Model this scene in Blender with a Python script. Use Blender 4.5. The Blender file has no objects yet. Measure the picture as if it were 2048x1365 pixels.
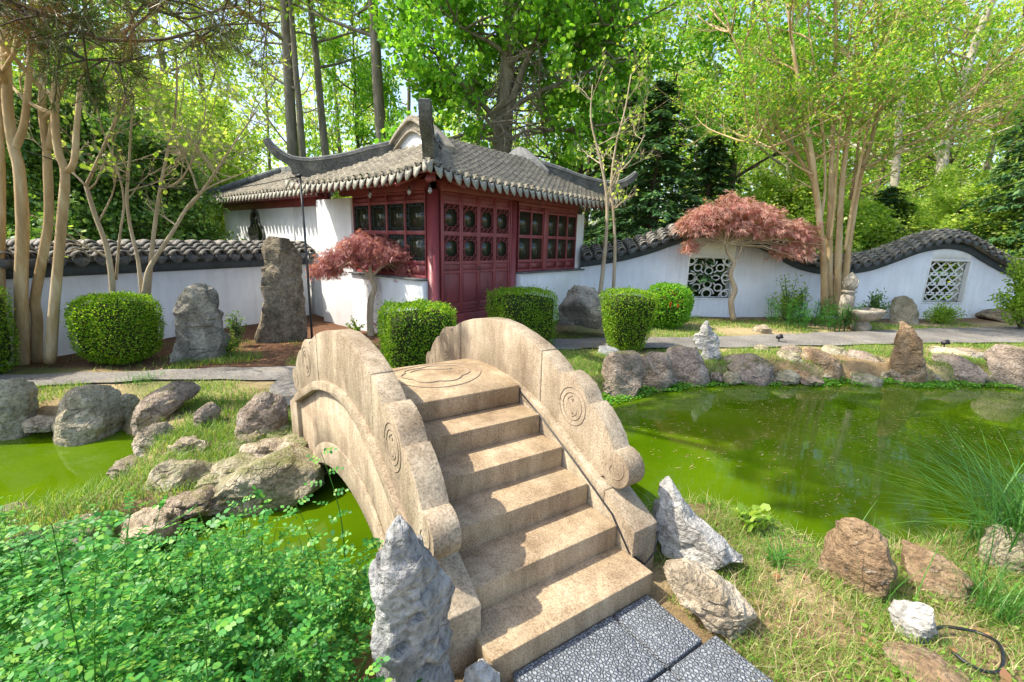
import bpy, bmesh, math, random
import numpy as np
from mathutils import Vector, noise as mn
sc = bpy.context.scene
C = sc.collection
R = math.radians
rng = np.random.default_rng(11)
rnd = random.Random(7)

# ------------------------------------------------------------------ camera
F, PT, RL = 902.53, -0.215798, 0.0234019
EYE = np.array([0, 0, 1.8884])
_fw = np.array([0, math.cos(PT), math.sin(PT)])
_up0 = np.cross([1., 0, 0], _fw)
_r = np.array([1., 0, 0])*math.cos(RL) + _up0*math.sin(RL)
_u = np.cross(_r, _fw)
def ray(x, y): return _fw + _r*((x-1024)/F) - _u*((y-682.5)/F)
def gp(x, y, z=0.0):                     # survey point on the level z
    d = ray(x, y); return EYE + d*((z-EYE[2])/d[2])
def at(x, y, Y):                         # survey point at forward distance Y
    d = ray(x, y); return EYE + d*(Y/d[1])
cam = bpy.data.cameras.new('camera'); co = bpy.data.objects.new('camera', cam); C.objects.link(co)
cam.sensor_width = 36; cam.lens = F/2048*36; cam.clip_end = 1000; cam.clip_start = 0.02
import mathutils
M = mathutils.Matrix(((_r[0], _u[0], -_fw[0], EYE[0]), (_r[1], _u[1], -_fw[1], EYE[1]), (_r[2], _u[2], -_fw[2], EYE[2]), (0, 0, 0, 1)))
co.matrix_world = M
sc.camera = co

# ------------------------------------------------------------------ light
SUN_AZ, SUN_EL = R(-97), R(52)
sc.world = bpy.data.worlds.new('World'); sc.world.use_nodes = True
wn = sc.world.node_tree; bg = wn.nodes['Background']
sky = wn.nodes.new('ShaderNodeTexSky'); sky.sky_type = 'NISHITA'; sky.sun_disc = False
sky.sun_elevation = SUN_EL; sky.sun_rotation = SUN_AZ
sky.air_density = 1.0; sky.dust_density = 2.5; sky.ozone_density = 1.0
wn.links.new(sky.outputs[0], bg.inputs[0]); bg.inputs[1].default_value = 0.15
sl = bpy.data.lights.new('sun', 'SUN'); sl.energy = 2.9; sl.angle = R(0.6); sl.color = (1.0, 0.93, 0.80)
so = bpy.data.objects.new('sun', sl); C.objects.link(so)
sv = Vector((math.sin(SUN_AZ)*math.cos(SUN_EL), math.cos(SUN_AZ)*math.cos(SUN_EL), math.sin(SUN_EL)))
so.rotation_euler = sv.to_track_quat('Z', 'Y').to_euler(); so.location = sv*40
sc.view_settings.view_transform = 'Standard'; sc.view_settings.look = 'None'
sc.view_settings.exposure = 1.46; sc.view_settings.gamma = 1
sc.render.engine = 'CYCLES'
sc.cycles.max_bounces = 8; sc.cycles.diffuse_bounces = 4; sc.cycles.glossy_bounces = 3; sc.cycles.transmission_bounces = 4
sc.cycles.transparent_max_bounces = 8; sc.cycles.caustics_reflective = False; sc.cycles.caustics_refractive = False

# ------------------------------------------------------------------ materials
class NT:
    def __init__(s, name):
        s.m = bpy.data.materials.new(name); s.m.use_nodes = True; s.t = s.m.node_tree
        s.b = s.t.nodes['Principled BSDF']; s.out = s.t.nodes['Material Output']
    def n(s, typ, **kw):
        o = s.t.nodes.new(typ)
        for k, v in kw.items(): setattr(o, k, v)
        return o
    def l(s, a, b): s.t.links.new(a, b)
    def co(s, scale=(1, 1, 1), obj=True):
        tc = s.n('ShaderNodeTexCoord'); mp = s.n('ShaderNodeMapping'); mp.inputs['Scale'].default_value = scale
        s.l(tc.outputs['Object'], mp.inputs[0]); return mp.outputs[0]
    def noise(s, scale, detail=5, rough=.6, vec=None, dist=0):
        o = s.n('ShaderNodeTexNoise'); o.inputs['Scale'].default_value = scale; o.inputs['Detail'].default_value = detail
        o.inputs['Roughness'].default_value = rough; o.inputs['Distortion'].default_value = dist
        if vec is not None: s.l(vec, o.inputs['Vector'])
        return o.outputs['Fac']
    def ramp(s, fac, stops, interp='LINEAR'):
        o = s.n('ShaderNodeValToRGB'); cr = o.color_ramp; cr.interpolation = interp
        while len(cr.elements) < len(stops): cr.elements.new(.5)
        for e, (p, c) in zip(cr.elements, stops):
            e.position = p; e.color = (*c, 1) if len(c) == 3 else c
        s.l(fac, o.inputs[0]); return o.outputs[0]
    def mix(s, fac, a, b, mode='MIX'):
        o = s.n('ShaderNodeMix', data_type='RGBA', blend_type=mode)
        for i, v in ((0, fac), (6, a), (7, b)):
            if hasattr(v, 'links') or hasattr(v, 'is_linked'): s.l(v, o.inputs[i])
            else: o.inputs[i].default_value = v if i == 0 else (*v, 1)
        return o.outputs[2]
    def bump(s, h, strength=.5, dist=.02):
        o = s.n('ShaderNodeBump'); o.inputs['Strength'].default_value = strength; o.inputs['Distance'].default_value = dist
        s.l(h, o.inputs['Height']); s.l(o.outputs[0], s.b.inputs['Normal'])
    def col(s, c):
        if hasattr(c, 'is_linked'): s.l(c, s.b.inputs['Base Color'])
        else: s.b.inputs['Base Color'].default_value = (*c, 1)
    def rough(s, v, spec=.4): s.b.inputs['Roughness'].default_value = v; s.b.inputs['Specular IOR Level'].default_value = spec
W3 = lambda g: (g, g, g)

def m_stone(name, c1, c2, c3, scale=3.0, speck=60, streak=None, moss=None, bump=.6, bdist=.03, strata=None, cracks=None):
    t = NT(name); v = t.co()
    base = t.ramp(t.noise(scale, 8, .65, v, .6), [(.3, c1), (.5, c2), (.7, c3)])
    if speck:
        sp = t.ramp(t.noise(speck, 2, .5, v), [(.35, W3(.55)), (.5, W3(1)), (.68, W3(1.25))])
        base = t.mix(.75, base, sp, 'MULTIPLY')
    if strata:
        wv = t.n('ShaderNodeTexWave', wave_type='BANDS', bands_direction='DIAGONAL'); wv.inputs['Scale'].default_value = strata
        wv.inputs['Distortion'].default_value = 9; wv.inputs['Detail'].default_value = 4; t.l(v, wv.inputs[0])
        base = t.mix(.5, base, t.ramp(wv.outputs[0], [(.15, W3(.45)), (.5, W3(1)), (1, W3(1.1))]), 'MULTIPLY')
    if streak:
        vs = t.co((3.2, 3.2, .8)); st = t.ramp(t.noise(1.5, 7, .75, vs), [(.38, W3(0)), (.66, W3(1))])
        base = t.mix(st, base, t.mix(.75, base, streak, 'MULTIPLY'))
        st2 = t.ramp(t.noise(1.25, 9, .72, t.co((1, 1, 1.4))), [(.44, W3(1)), (.66, (.60, .55, .50))])
        base = t.mix(.8, base, st2, 'MULTIPLY')
        gs = t.ramp(t.noise(2.3, 6, .7, v), [(.52, W3(0)), (.76, W3(.5))])
        base = t.mix(gs, base, (.30, .265, .17))
    if moss:
        g = t.n('ShaderNodeNewGeometry'); sx = t.n('ShaderNodeSeparateXYZ'); t.l(g.outputs['Normal'], sx.inputs[0])
        mm = t.n('ShaderNodeMath', operation='MULTIPLY'); t.l(sx.outputs[2], mm.inputs[0]); t.l(t.noise(5, 6, .7, v), mm.inputs[1])
        mk = t.ramp(mm.outputs[0], [(.36, W3(0)), (.52, W3(.8))])
        base = t.mix(mk, base, moss)
    if cracks:
        ds = t.n('ShaderNodeTexNoise'); ds.inputs['Scale'].default_value = cracks*1.3; ds.inputs['Detail'].default_value = 5; t.l(v, ds.inputs['Vector'])
        av = t.n('ShaderNodeVectorMath', operation='MULTIPLY_ADD'); t.l(ds.outputs['Color'], av.inputs[0]); av.inputs[1].default_value = (.35, .35, .35); t.l(t.co((1, 1, 1.7)), av.inputs[2])
        vo = t.n('ShaderNodeTexVoronoi', feature='DISTANCE_TO_EDGE'); vo.inputs['Scale'].default_value = cracks; t.l(av.outputs[0], vo.inputs['Vector'])
        ck = t.ramp(vo.outputs[0], [(.0, W3(.35)), (.018, W3(.75)), (.05, W3(1))])
        cm = t.ramp(t.noise(cracks*.55, 4, .6, v), [(.44, W3(0)), (.62, W3(.75))]); base = t.mix(cm, base, t.mix(1.0, base, ck, 'MULTIPLY'))
        li = t.ramp(t.noise(11, 6, .7, v), [(.60, W3(0)), (.68, W3(.55))]); base = t.mix(li, base, (.52, .51, .45))
        bl = t.ramp(t.noise(1.9, 7, .75, v), [(.50, W3(1)), (.72, W3(.62))]); base = t.mix(.6, base, bl, 'MULTIPLY')
    t.col(base); t.rough(.85, .25)
    h = t.n('ShaderNodeMath', operation='ADD'); t.l(t.noise(scale*4, 10, .7, v), h.inputs[0]); t.l(t.noise(45, 4, .6, v), h.inputs[1])
    if cracks:
        h0 = h; h = t.n('ShaderNodeMath', operation='ADD'); t.l(h0.outputs[0], h.inputs[0]); t.l(t.mix(cm, W3(1), t.ramp(vo.outputs[0], [(0, W3(.2)), (.06, W3(1))])), h.inputs[1])
    t.bump(h.outputs[0], bump, bdist)
    return t.m

def m_leaf(name, cols, trans=.45, rough=.45, spec=.35, tmul=1.35):
    t = NT(name); g = t.n('ShaderNodeNewGeometry')
    k = len(cols)
    c = t.ramp(g.outputs['Random Per Island'], [(i/max(1, k-1), cc) for i, cc in enumerate(cols)])
    t.col(c); t.rough(rough, spec)
    tr = t.n('ShaderNodeBsdfTranslucent')
    t.l(t.mix(1.0, c, (tmul*1.1, tmul, tmul*.55), 'MULTIPLY'), tr.inputs[0])
    mx = t.n('ShaderNodeMixShader'); mx.inputs[0].default_value = trans
    t.l(t.b.outputs[0], mx.inputs[1]); t.l(tr.outputs[0], mx.inputs[2]); t.l(mx.outputs[0], t.out.inputs[0])
    return t.m

def m_bark(name, c1, c2, c3, scale=4, zs=.25, bump=.7):
    t = NT(name); v = t.co((1, 1, zs))
    c = t.ramp(t.noise(scale, 8, .7, v, .5), [(.3, c1), (.5, c2), (.72, c3)])
    t.col(c); t.rough(.85, .2); t.bump(t.noise(scale*5, 8, .7, v), bump, .02)
    return t.m

def m_plain(name, c, rough=.5, spec=.4, var=.15, scale=6, bump=.15, stretch=(1, 1, 1)):
    t = NT(name); v = t.co(stretch)
    d = tuple(x*(1-var*1.6) for x in c); e = tuple(min(1, x*(1+var)) for x in c)
    t.col(t.ramp(t.noise(scale, 7, .65, v, .3), [(.3, d), (.5, c), (.7, e)])); t.rough(rough, spec)
    if bump: t.bump(t.noise(scale*6, 6, .7, v), bump, .01)
    return t.m

M_GRAN = m_stone('granite', (.33, .26, .18), (.44, .36, .255), (.52, .44, .325), 2.2, 90, streak=(.36, .31, .26), bump=.35, bdist=.008)
M_GRANS = m_stone('granite_step', (.34, .25, .155), (.48, .36, .225), (.57, .45, .30), 1.8, 110, streak=(.40, .35, .30), bump=.3, bdist=.006)
M_CARVE = m_plain('carved_line', (.27, .21, .15), .9, .1)
M_WHITE = None
def m_plaster(name, c, dirt):
    t = NT(name); v = t.co()
    b = t.ramp(t.noise(1.4, 8, .65, v), [(.3, tuple(x*.88 for x in c)), (.6, c)])
    st = t.ramp(t.noise(2.2, 7, .75, t.co((3, 3, .35))), [(.45, W3(0)), (.78, W3(.55))])
    bl = t.ramp(t.noise(.8, 9, .75, v), [(.52, W3(0)), (.75, W3(.5))])
    t.col(t.mix(bl, t.mix(st, b, dirt), (.62, .61, .55))); t.rough(.9, .2); t.bump(t.noise(14, 8, .7, v), .25, .02)
    return t.m
M_WHITE = m_plaster('white_plaster', (.80, .81, .81), (.55, .55, .53))
M_RED = m_plain('oxblood_paint', (.25, .055, .060), .42, .45, .22, 5, .12, (1, 1, .3))
M_REDD = m_plain('oxblood_paint_panel', (.22, .050, .056), .45, .4, .25, 4, .12, (1, 1, .3))
M_BAND = m_plain('slate_band', (.060, .075, .090), .8, .25, .25, 4, .2)
M_TILE = m_stone('roof_tile', (.105, .093, .072), (.21, .188, .145), (.34, .305, .24), 5, 45, moss=(.16, .17, .07), bump=.5, bdist=.01)
M_TILEW = m_stone('wall_tile', (.10, .095, .088), (.21, .195, .17), (.37, .345, .30), 5, 50, bump=.5, bdist=.01)
M_DRIP = m_stone('drip_tile', (.16, .155, .13), (.31, .30, .25), (.42, .40, .33), 7, 60, bump=.4, bdist=.006)
M_DRIPD = m_stone('drip_tile_slate', (.06, .065, .07), (.11, .12, .13), (.20, .21, .21), 7, 60, bump=.4, bdist=.006)
M_RIDGE = m_stone('ridge_mortar', (.07, .075, .078), (.13, .135, .135), (.24, .235, .21), 4, 40, bump=.4, bdist=.01)
M_VERGE = m_stone('verge_mortar', (.24, .22, .18), (.40, .365, .30), (.52, .48, .40), 3, 40, streak=(.4, .38, .34), bump=.4, bdist=.01)
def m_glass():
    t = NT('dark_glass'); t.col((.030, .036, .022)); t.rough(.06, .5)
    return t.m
M_GLASS = m_glass()
M_IRON = m_plain('black_iron', (.035, .038, .040), .45, .5)
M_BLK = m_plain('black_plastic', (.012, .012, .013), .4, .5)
def m_bulb():
    t = NT('clear_bulb'); t.col((.85, .85, .85)); t.rough(.05); t.b.inputs['Transmission Weight'].default_value = .7
    return t.m
M_BULB = m_bulb()

# ------------------------------------------------------------------ object helpers
def tag(o, label=None, cat=None, group=None, kind=None):
    if label: o['label'] = label
    if cat: o['category'] = cat
    if group: o['group'] = group
    if kind: o['kind'] = kind
    return o
def empty(name, loc=(0, 0, 0), label=None, cat=None, group=None, rz=0):
    o = bpy.data.objects.new(name, None); C.objects.link(o); o.location = [float(x) for x in loc]; o.rotation_euler = (0, 0, rz)
    o.empty_display_size = .1
    return tag(o, label, cat, group)
def link(name, me, mat, parent=None, smooth=False):
    o = bpy.data.objects.new(name, me); C.objects.link(o)
    if mat and not me.materials: me.materials.append(mat)
    if parent is not None:
        o.parent = parent
    if smooth: me.polygons.foreach_set('use_smooth', np.ones(len(me.polygons), dtype=bool))
    return o
def mesh_np(name, V, polys=None, quads=None):
    """V (n,3); quads: (m,k) index array of equal-size faces, or polys: list of index lists"""
    me = bpy.data.meshes.new(name)
    V = np.asarray(V, dtype=np.float32)
    me.vertices.add(len(V)); me.vertices.foreach_set('co', V.ravel())
    if quads is not None:
        quads = np.asarray(quads, dtype=np.int32); m, k = quads.shape
        me.loops.add(m*k); me.polygons.add(m)
        me.loops.foreach_set('vertex_index', quads.ravel())
        me.polygons.foreach_set('loop_start', np.arange(m, dtype=np.int32)*k)
    else:
        ls = np.cumsum([0]+[len(p) for p in polys])
        me.loops.add(int(ls[-1])); me.polygons.add(len(polys))
        me.loops.foreach_set('vertex_index', np.array([i for p in polys for i in p], dtype=np.int32))
        me.polygons.foreach_set('loop_start', ls[:-1].astype(np.int32))
    me.update(calc_edges=True); me.validate()
    return me
class MB:
    def __init__(s): s.v = []; s.f = []
    def add(s, V, Fs):
        b = len(s.v); s.v += [tuple(float(c) for c in p) for p in V]; s.f += [[i+b for i in f] for f in Fs]
    def box(s, a, b, T=None):
        x0, y0, z0 = a; x1, y1, z1 = b
        V = [(x0, y0, z0), (x1, y0, z0), (x1, y1, z0), (x0, y1, z0), (x0, y0, z1), (x1, y0, z1), (x1, y1, z1), (x0, y1, z1)]
        if T: V = [T(*p) for p in V]
        s.add(V, [(0, 3, 2, 1), (4, 5, 6, 7), (0, 1, 5, 4), (1, 2, 6, 5), (2, 3, 7, 6), (3, 0, 4, 7)])
    def tube(s, P, rad, k=8, cap=True):
        P = np.asarray(P, float); n = len(P)
        rad = np.full(n, rad) if np.isscalar(rad) else np.asarray(rad, float)
        T = np.gradient(P, axis=0); T /= np.linalg.norm(T, axis=1)[:, None]+1e-9
        a = np.array([0, 0, 1.]) if abs(T[0][2]) < .9 else np.array([1., 0, 0])
        V = []
        an = np.arange(k)*2*math.pi/k
        for i in range(n):
            x = a-T[i]*(a@T[i]); x /= np.linalg.norm(x)+1e-9; a = x; y = np.cross(T[i], x)
            V += [P[i]+rad[i]*(math.cos(q)*x+math.sin(q)*y) for q in an]
        Fs = [(i*k+j, i*k+(j+1) % k, (i+1)*k+(j+1) % k, (i+1)*k+j) for i in range(n-1) for j in range(k)]
        if cap: Fs += [tuple(range(k))[::-1], tuple((n-1)*k+j for j in range(k))]
        s.add(V, Fs)
    def prism(s, poly, x0, x1, T):
        """poly (s,z) outline extruded along x between x0 and x1, T(x,s,z)->point"""
        n = len(poly)
        V = [T(x0, p[0], p[1]) for p in poly]+[T(x1, p[0], p[1]) for p in poly]
        s.add(V, [tuple(range(n)), tuple(range(2*n-1, n-1, -1))]+[(i, i+n, (i+1) % n+n, (i+1) % n) for i in range(n)])
    def lathe(s, prof, c, k=24):
        V = []; n = len(prof)
        for r_, z in prof: V += [(c[0]+r_*math.cos(q), c[1]+r_*math.sin(q), c[2]+z) for q in np.arange(k)*2*math.pi/k]
        s.add(V, [(i*k+j, i*k+(j+1) % k, (i+1)*k+(j+1) % k, (i+1)*k+j) for i in range(n-1) for j in range(k)]+[tuple(range(k))[::-1], tuple((n-1)*k+j for j in range(k))])
    def build(s, name, mat, parent=None, smooth=False, bevel=0, fix=True):
        me = mesh_np(name, s.v, polys=s.f)
        if fix:
            bm = bmesh.new(); bm.from_mesh(me); bmesh.ops.recalc_face_normals(bm, faces=bm.faces); bm.to_mesh(me); bm.free()
        o = link(name, me, mat, parent, smooth)
        if bevel:
            md = o.modifiers.new('bevel', 'BEVEL'); md.width = bevel; md.segments = 2; md.limit_method = 'ANGLE'; md.angle_limit = R(35)
        return o

def norm(a): return a/(np.linalg.norm(a, axis=-1, keepdims=True)+1e-9)
def rand_dirs(n, g=rng):
    return norm(g.normal(size=(n, 3)))
def leaf_mesh(name, P, D, N, L, Wd, oval=False):
    """one small face per leaf: base P, direction D, face normal N"""
    P = np.asarray(P); D = norm(D); S = norm(np.cross(D, N)); n = len(P)
    L = np.broadcast_to(np.asarray(L, float), (n,))[:, None]; Wd = np.broadcast_to(np.asarray(Wd, float), (n,))[:, None]
    if oval:
        U = norm(np.cross(S, D))
        V = np.stack([P, P+D*L*.28+S*Wd*.44+U*L*.03, P+D*L*.68+S*Wd*.46+U*L*.03, P+D*L-U*L*.05, P+D*L*.68-S*Wd*.46+U*L*.03, P+D*L*.28-S*Wd*.44+U*L*.03], 1)
        k = 6
    else:
        V = np.stack([P, P+D*L*.45+S*Wd*.5, P+D*L, P+D*L*.45-S*Wd*.5], 1); k = 4
    return mesh_np(name, V.reshape(-1, 3), quads=np.arange(n*k).reshape(n, k))
# ------------------------------------------------------------------ ground, pond, paths
POND = [
 [(12, 7.9), (8.64, 7.4), (6.3, 7.3), (4.0, 7.25), (2.6, 6.9), (1.54, 6.35), (.6, 5.7), (-.3, 5.0), (-.7, 4.6), (-1.75, 3.95), (-1.95, 3.3), (-2.5, 2.85),
  (-2.9, 2.4), (-2.2, 2.2), (-1.2, 1.95), (-.6, 2.1), (.55, 2.85), (1.0, 3.25), (1.45, 3.3), (2.2, 2.8), (3.0, 2.9), (3.8, 3.15), (6, 3.6), (9, 4.6), (12, 5)],
 [(-9, 4.0), (-7, 4.5), (-5.62, 4.64), (-4.4, 4.74), (-3.8, 4.35), (-3.55, 3.96), (-3.35, 3.5), (-3.23, 3.37), (-3.64, 2.84), (-4.5, 2.2), (-9, 1.6)]]
WZ = -0.28
def poly_sd(X, Y, poly):
    """signed distance, positive inside"""
    d = np.full(X.shape, 1e9); ins = np.zeros(X.shape, bool); n = len(poly)
    for i in range(n):
        (x0, y0), (x1, y1) = poly[i], poly[(i+1) % n]
        ex, ey = x1-x0, y1-y0; L2 = ex*ex+ey*ey
        t = np.clip(((X-x0)*ex+(Y-y0)*ey)/L2, 0, 1)
        d = np.minimum(d, np.hypot(X-x0-t*ex, Y-y0-t*ey))
        c = (y0 > Y) != (y1 > Y)
        with np.errstate(divide='ignore', invalid='ignore'):
            xi = x0+(Y-y0)*ex/np.where(ey == 0, 1e-9, ey)
        ins ^= c & (X < xi)
    return np.where(ins, d, -d)
def vnoise(X, Y, f, seed=0):
    """cheap smooth value noise"""
    g = np.random.default_rng(seed).random((64, 64))
    x, y = X*f, Y*f; xi, yi = np.floor(x).astype(int), np.floor(y).astype(int); fx, fy = x-xi, y-yi
    fx, fy = fx*fx*(3-2*fx), fy*fy*(3-2*fy)
    a = g[xi % 64, yi % 64]; b = g[(xi+1) % 64, yi % 64]; c = g[xi % 64, (yi+1) % 64]; d = g[(xi+1) % 64, (yi+1) % 64]
    return (a*(1-fx)+b*fx)*(1-fy)+(c*(1-fx)+d*fx)*fy
def pond_sd(X, Y):
    w = (vnoise(X, Y, 2.3, 1)-.5)*.18
    return np.maximum(poly_sd(X, Y, POND[0]), poly_sd(X, Y, POND[1]))+w
def ground_z(X, Y):
    X = np.asarray(X, float); Y = np.asarray(Y, float)
    sd = pond_sd(X, Y)
    z = (vnoise(X, Y, 1.1, 2)-.5)*.05+(vnoise(X, Y, 4.2, 3)-.5)*.02
    z = z-.02
    back = np.clip(Y-15, 0, None); z = z+back*.05
    pen = np.exp(-(((X+2.3)/.9)**2+((Y-3.6)/.8)**2)); z = z-.12*pen
    bank = np.clip(-sd/.22, 0, 1); bank = bank*bank*(3-2*bank)
    zb = WZ-.05+(z-WZ+.05)*bank
    return np.where(sd > 0, WZ-.05-np.minimum(sd*1.2, .6), zb)
PATHS = [
 [(-9, 5.15), (-6.5, 5.45), (-5.4, 5.76), (-4.3, 6.0), (-3.2, 6.1), (-2.2, 6.4), (-1.2, 6.9), (-.3, 7.4), (.8, 8.35), (2.7, 8.75), (4.9, 9.1), (8.7, 10.0), (12.3, 10.7), (18, 11.2)],
 [(-2.1, 5.2), (-2.55, 5.75), (-2.4, 6.3)]]
PW = [[.30, .30, .26, .26, .36, .45, .45, .42, .42, .48, .5, .65, .9, 1.2], [.6, .55, .5]]
def ribbon(c, w, n=160):
    c = np.array(c, float); t = np.linspace(0, len(c)-1, n); i = np.minimum(t.astype(int), len(c)-2)
    # Catmull-Rom
    p0, p1, p2, p3 = c[np.maximum(i-1, 0)], c[i], c[i+1], c[np.minimum(i+2, len(c)-1)]; f = (t-i)[:, None]
    P = .5*((2*p1)+(-p0+p2)*f+(2*p0-5*p1+4*p2-p3)*f**2+(-p0+3*p1-3*p2+p3)*f**3)
    W = np.interp(t, range(len(w)), w)
    T = np.gradient(P, axis=0); T /= np.linalg.norm(T, axis=1)[:, None]
    N = np.stack([-T[:, 1], T[:, 0]], 1)
    return P, N, W
path_pts = [ribbon(c, w) for c, w in zip(PATHS, PW)]
def path_dist(X, Y):
    d = np.full(np.shape(X), 1e9)
    for P, N, W in path_pts:
        for (px, py), w in zip(P[::2], W[::2]): d = np.minimum(d, np.hypot(X-px, Y-py)-w)
    return d

def axis(lo, hi, step, far):
    a = list(np.arange(lo, hi+1e-6, step)); g = step; x = hi
    while x < far: g *= 1.25; x += g; a.append(x)
    g = step; x = lo
    while x > -far: g *= 1.25; x -= g; a.insert(0, x)
    return np.array(a)
xs = axis(-9.5, 13.5, .09, 160); ys = axis(.2, 14.5, .09, 160)
GX, GY = np.meshgrid(xs, ys)
GZ = ground_z(GX, GY)
pd_ = path_dist(GX, GY)
GZ = np.where((pd_ < .06) & (pond_sd(GX, GY) < 0), np.minimum(GZ, -.012), GZ)
nx, ny = len(xs), len(ys)
idx = np.arange(nx*ny).reshape(ny, nx)
Q = np.stack([idx[:-1, :-1], idx[:-1, 1:], idx[1:, 1:], idx[1:, :-1]], -1).reshape(-1, 4)
me = mesh_np('ground', np.stack([GX, GY, GZ], -1).reshape(-1, 3), quads=Q)
# soil colours: mulch by the walls, straw and soil on the lawns, mud in the pond, leaf litter in the woods
mulch = np.array([.150, .078, .046]); straw = np.array([.42, .33, .18]); soil = np.array([.27, .19, .10]); green = np.array([.13, .17, .045]); mud = np.array([.10, .085, .035]); litter = np.array([.16, .145, .06])
def sm(a, b, x): t = np.clip((x-a)/(b-a), 0, 1); return t*t*(3-2*t)
colr = np.broadcast_to(soil, GX.shape+(3,)).copy()
def lay(c, w):
    global colr
    colr = colr*(1-w[..., None])+c*w[..., None]
nz = vnoise(GX, GY, 1.7, 5)
lay(straw, sm(.3, .6, nz)*.8)
lay(green, sm(.5, .7, vnoise(GX, GY, .9, 6))*.7)
lay(mulch, sm(-2.2, -2.9, GX)*sm(6.0, 6.3, GY)*.95)
lay(mulch, sm(-.2, -1.4, GX-GY*.2)*sm(7.4, 7.8, GY)*.9)
lay(straw, sm(1.5, 2.5, GX)*sm(9.3, 9.9, GY-.15*(GX-3))*sm(12.2, 11.2, GY-.1*GX+.3)*.8)
lay(mulch, sm(2, 3, GX)*sm(11.1, 11.6, GY-.105*(GX-2))*.7)
lay(litter, sm(13.2, 14.2, GY))
lay(mud, sm(-.1, .05, pond_sd(GX, GY)))
ca = me.color_attributes.new('soil', 'FLOAT_COLOR', 'POINT')
ca.data.foreach_set('color', np.concatenate([colr, np.ones(GX.shape+(1,))], -1).astype(np.float32).ravel())
t = NT('soil'); at_ = t.n('ShaderNodeVertexColor'); at_.layer_name = 'soil'; v = t.co()
nn = t.ramp(t.noise(9, 10, .75, v), [(.3, W3(.55)), (.5, W3(1)), (.7, W3(1.35))])
n2 = t.ramp(t.noise(60, 5, .7, v), [(.3, W3(.6)), (.6, W3(1.15))])
t.col(t.mix(.8, t.mix(.8, at_.outputs[0], nn, 'MULTIPLY'), n2, 'MULTIPLY')); t.rough(.95, .1)
t.bump(t.noise(38, 9, .75, v), .8, .03)
g = link('ground', me, t.m, None, True); tag(g, kind='structure')

def m_gravel(name, c):
    t = NT(name); v = t.co()
    vo = t.n('ShaderNodeTexVoronoi'); vo.inputs['Scale'].default_value = 55; t.l(v, vo.inputs['Vector'])
    b = t.ramp(t.noise(1.3, 6, .6, v), [(.35, tuple(x*.75 for x in c)), (.65, tuple(x*1.2 for x in c))])
    sp = t.ramp(vo.outputs['Color'], [(.1, W3(.55)), (.5, W3(1)), (.9, W3(1.4))])
    b = t.mix(.8, b, sp, 'MULTIPLY')
    t.col(t.mix(t.ramp(t.noise(2.0, 5, .7, v), [(.55, W3(0)), (.75, W3(.5))]), b, (.30, .23, .14))); t.rough(.9, .2); t.bump(vo.outputs['Distance'], .5, .01)
    return t.m
M_PATH = m_gravel('grey_gravel', (.20, .185, .165))
for (P, N, W), nm in zip(path_pts, ('gravel_path', 'gravel_path')):
    n = len(P); V = []
    cols = np.linspace(-1, 1, 9)
    for j, cc in enumerate(cols):
        wob = 1+.0*cc
        e = (vnoise(P[:, 0], P[:, 1], 3.1, 20+(j > 4))-.5)*.16*(abs(cc) > .99)
        q = P+N*(W*cc+e*cc)[:, None]
        V.append(np.column_stack([q, np.full(n, .012+.012*(1-cc*cc)+(.004 if nm and len(P) and P is path_pts[1][0] else 0))]))
    V = np.stack(V, 1); ii = np.arange(n*9).reshape(n, 9)
    Q = np.stack([ii[:-1, :-1], ii[1:, :-1], ii[1:, 1:], ii[:-1, 1:]], -1).reshape(-1, 4)[:, ::-1]
    tag(link(nm, mesh_np(nm, V.reshape(-1, 3), quads=Q), M_PATH), kind='structure')

# water
t = NT('pond_water'); v = t.co()
t.col(t.ramp(t.noise(.55, 4, .6, v), [(.3, (.042, .088, .001)), (.7, (.086, .152, .002))])); t.rough(.03, .5)
t.b.inputs['IOR'].default_value = 1.33
t.bump(t.noise(5, 3, .5, t.co((1, 1.6, 1))), .05, .02)
wx = np.linspace(-9, 13, 60); wy = np.linspace(1, 9, 40); AX, AY = np.meshgrid(wx, wy)
ii = np.arange(60*40).reshape(40, 60)
Q = np.stack([ii[:-1, :-1], ii[:-1, 1:], ii[1:, 1:], ii[1:, :-1]], -1).reshape(-1, 4)
tag(link('water', mesh_np('water', np.stack([AX, AY, np.full(AX.shape, WZ)], -1).reshape(-1, 3), quads=Q), t.m), kind='structure')

# ------------------------------------------------------------------ the stone bridge
BO, BY = (0.79, 2.14), 0.579026
br = empty('stone_bridge', (BO[0], BO[1], 0), 'small arched granite footbridge with steps over the green pond channel', 'bridge', rz=BY)
def BW(x, y, z=0.0): return np.array([BO[0]+math.cos(BY)*x-math.sin(BY)*y, BO[1]+math.sin(BY)*x+math.cos(BY)*y, z])
YC, SD, SH = 1.76, .2633, .14
XL = -.98                                     # left edge of the treads; right edge is x = 0
T_R = lambda x, s, z: (x, YC+s, z)
T_L = lambda x, s, z: (XL-x-.047*max(0, s+.6)**1.6, YC+s, z)    # this side splays out towards the far bank
for k in range(1, 6):
    for far in (0, 1):
        b = MB(); y0, y1 = (k-1)*SD, k*SD+.05
        if far: y0, y1 = 2*YC-y0, 2*YC-y1
        b.box((XL+(-.09 if far else .004), min(y0, y1), -.06 if k < 3 else (k-2)*SH-.02), (-.004, max(y0, y1), k*SH))
        if k == 1:
            b = MB(); b.box((XL-.03, min(y0, y1), -.06), (.015, max(y0, y1), k*SH))
        b.build('step', M_GRANS, br, bevel=.005)
ptop = lambda s: .84+.052*(1-min(1, (s/.45)**2))
b = MB(); ss = np.linspace(-.4435, .4435, 21)
b.prism([(s, ptop(s)) for s in ss]+[(.4435, .70), (-.4435, .70)], XL-.05, -.004, T_R)
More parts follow.
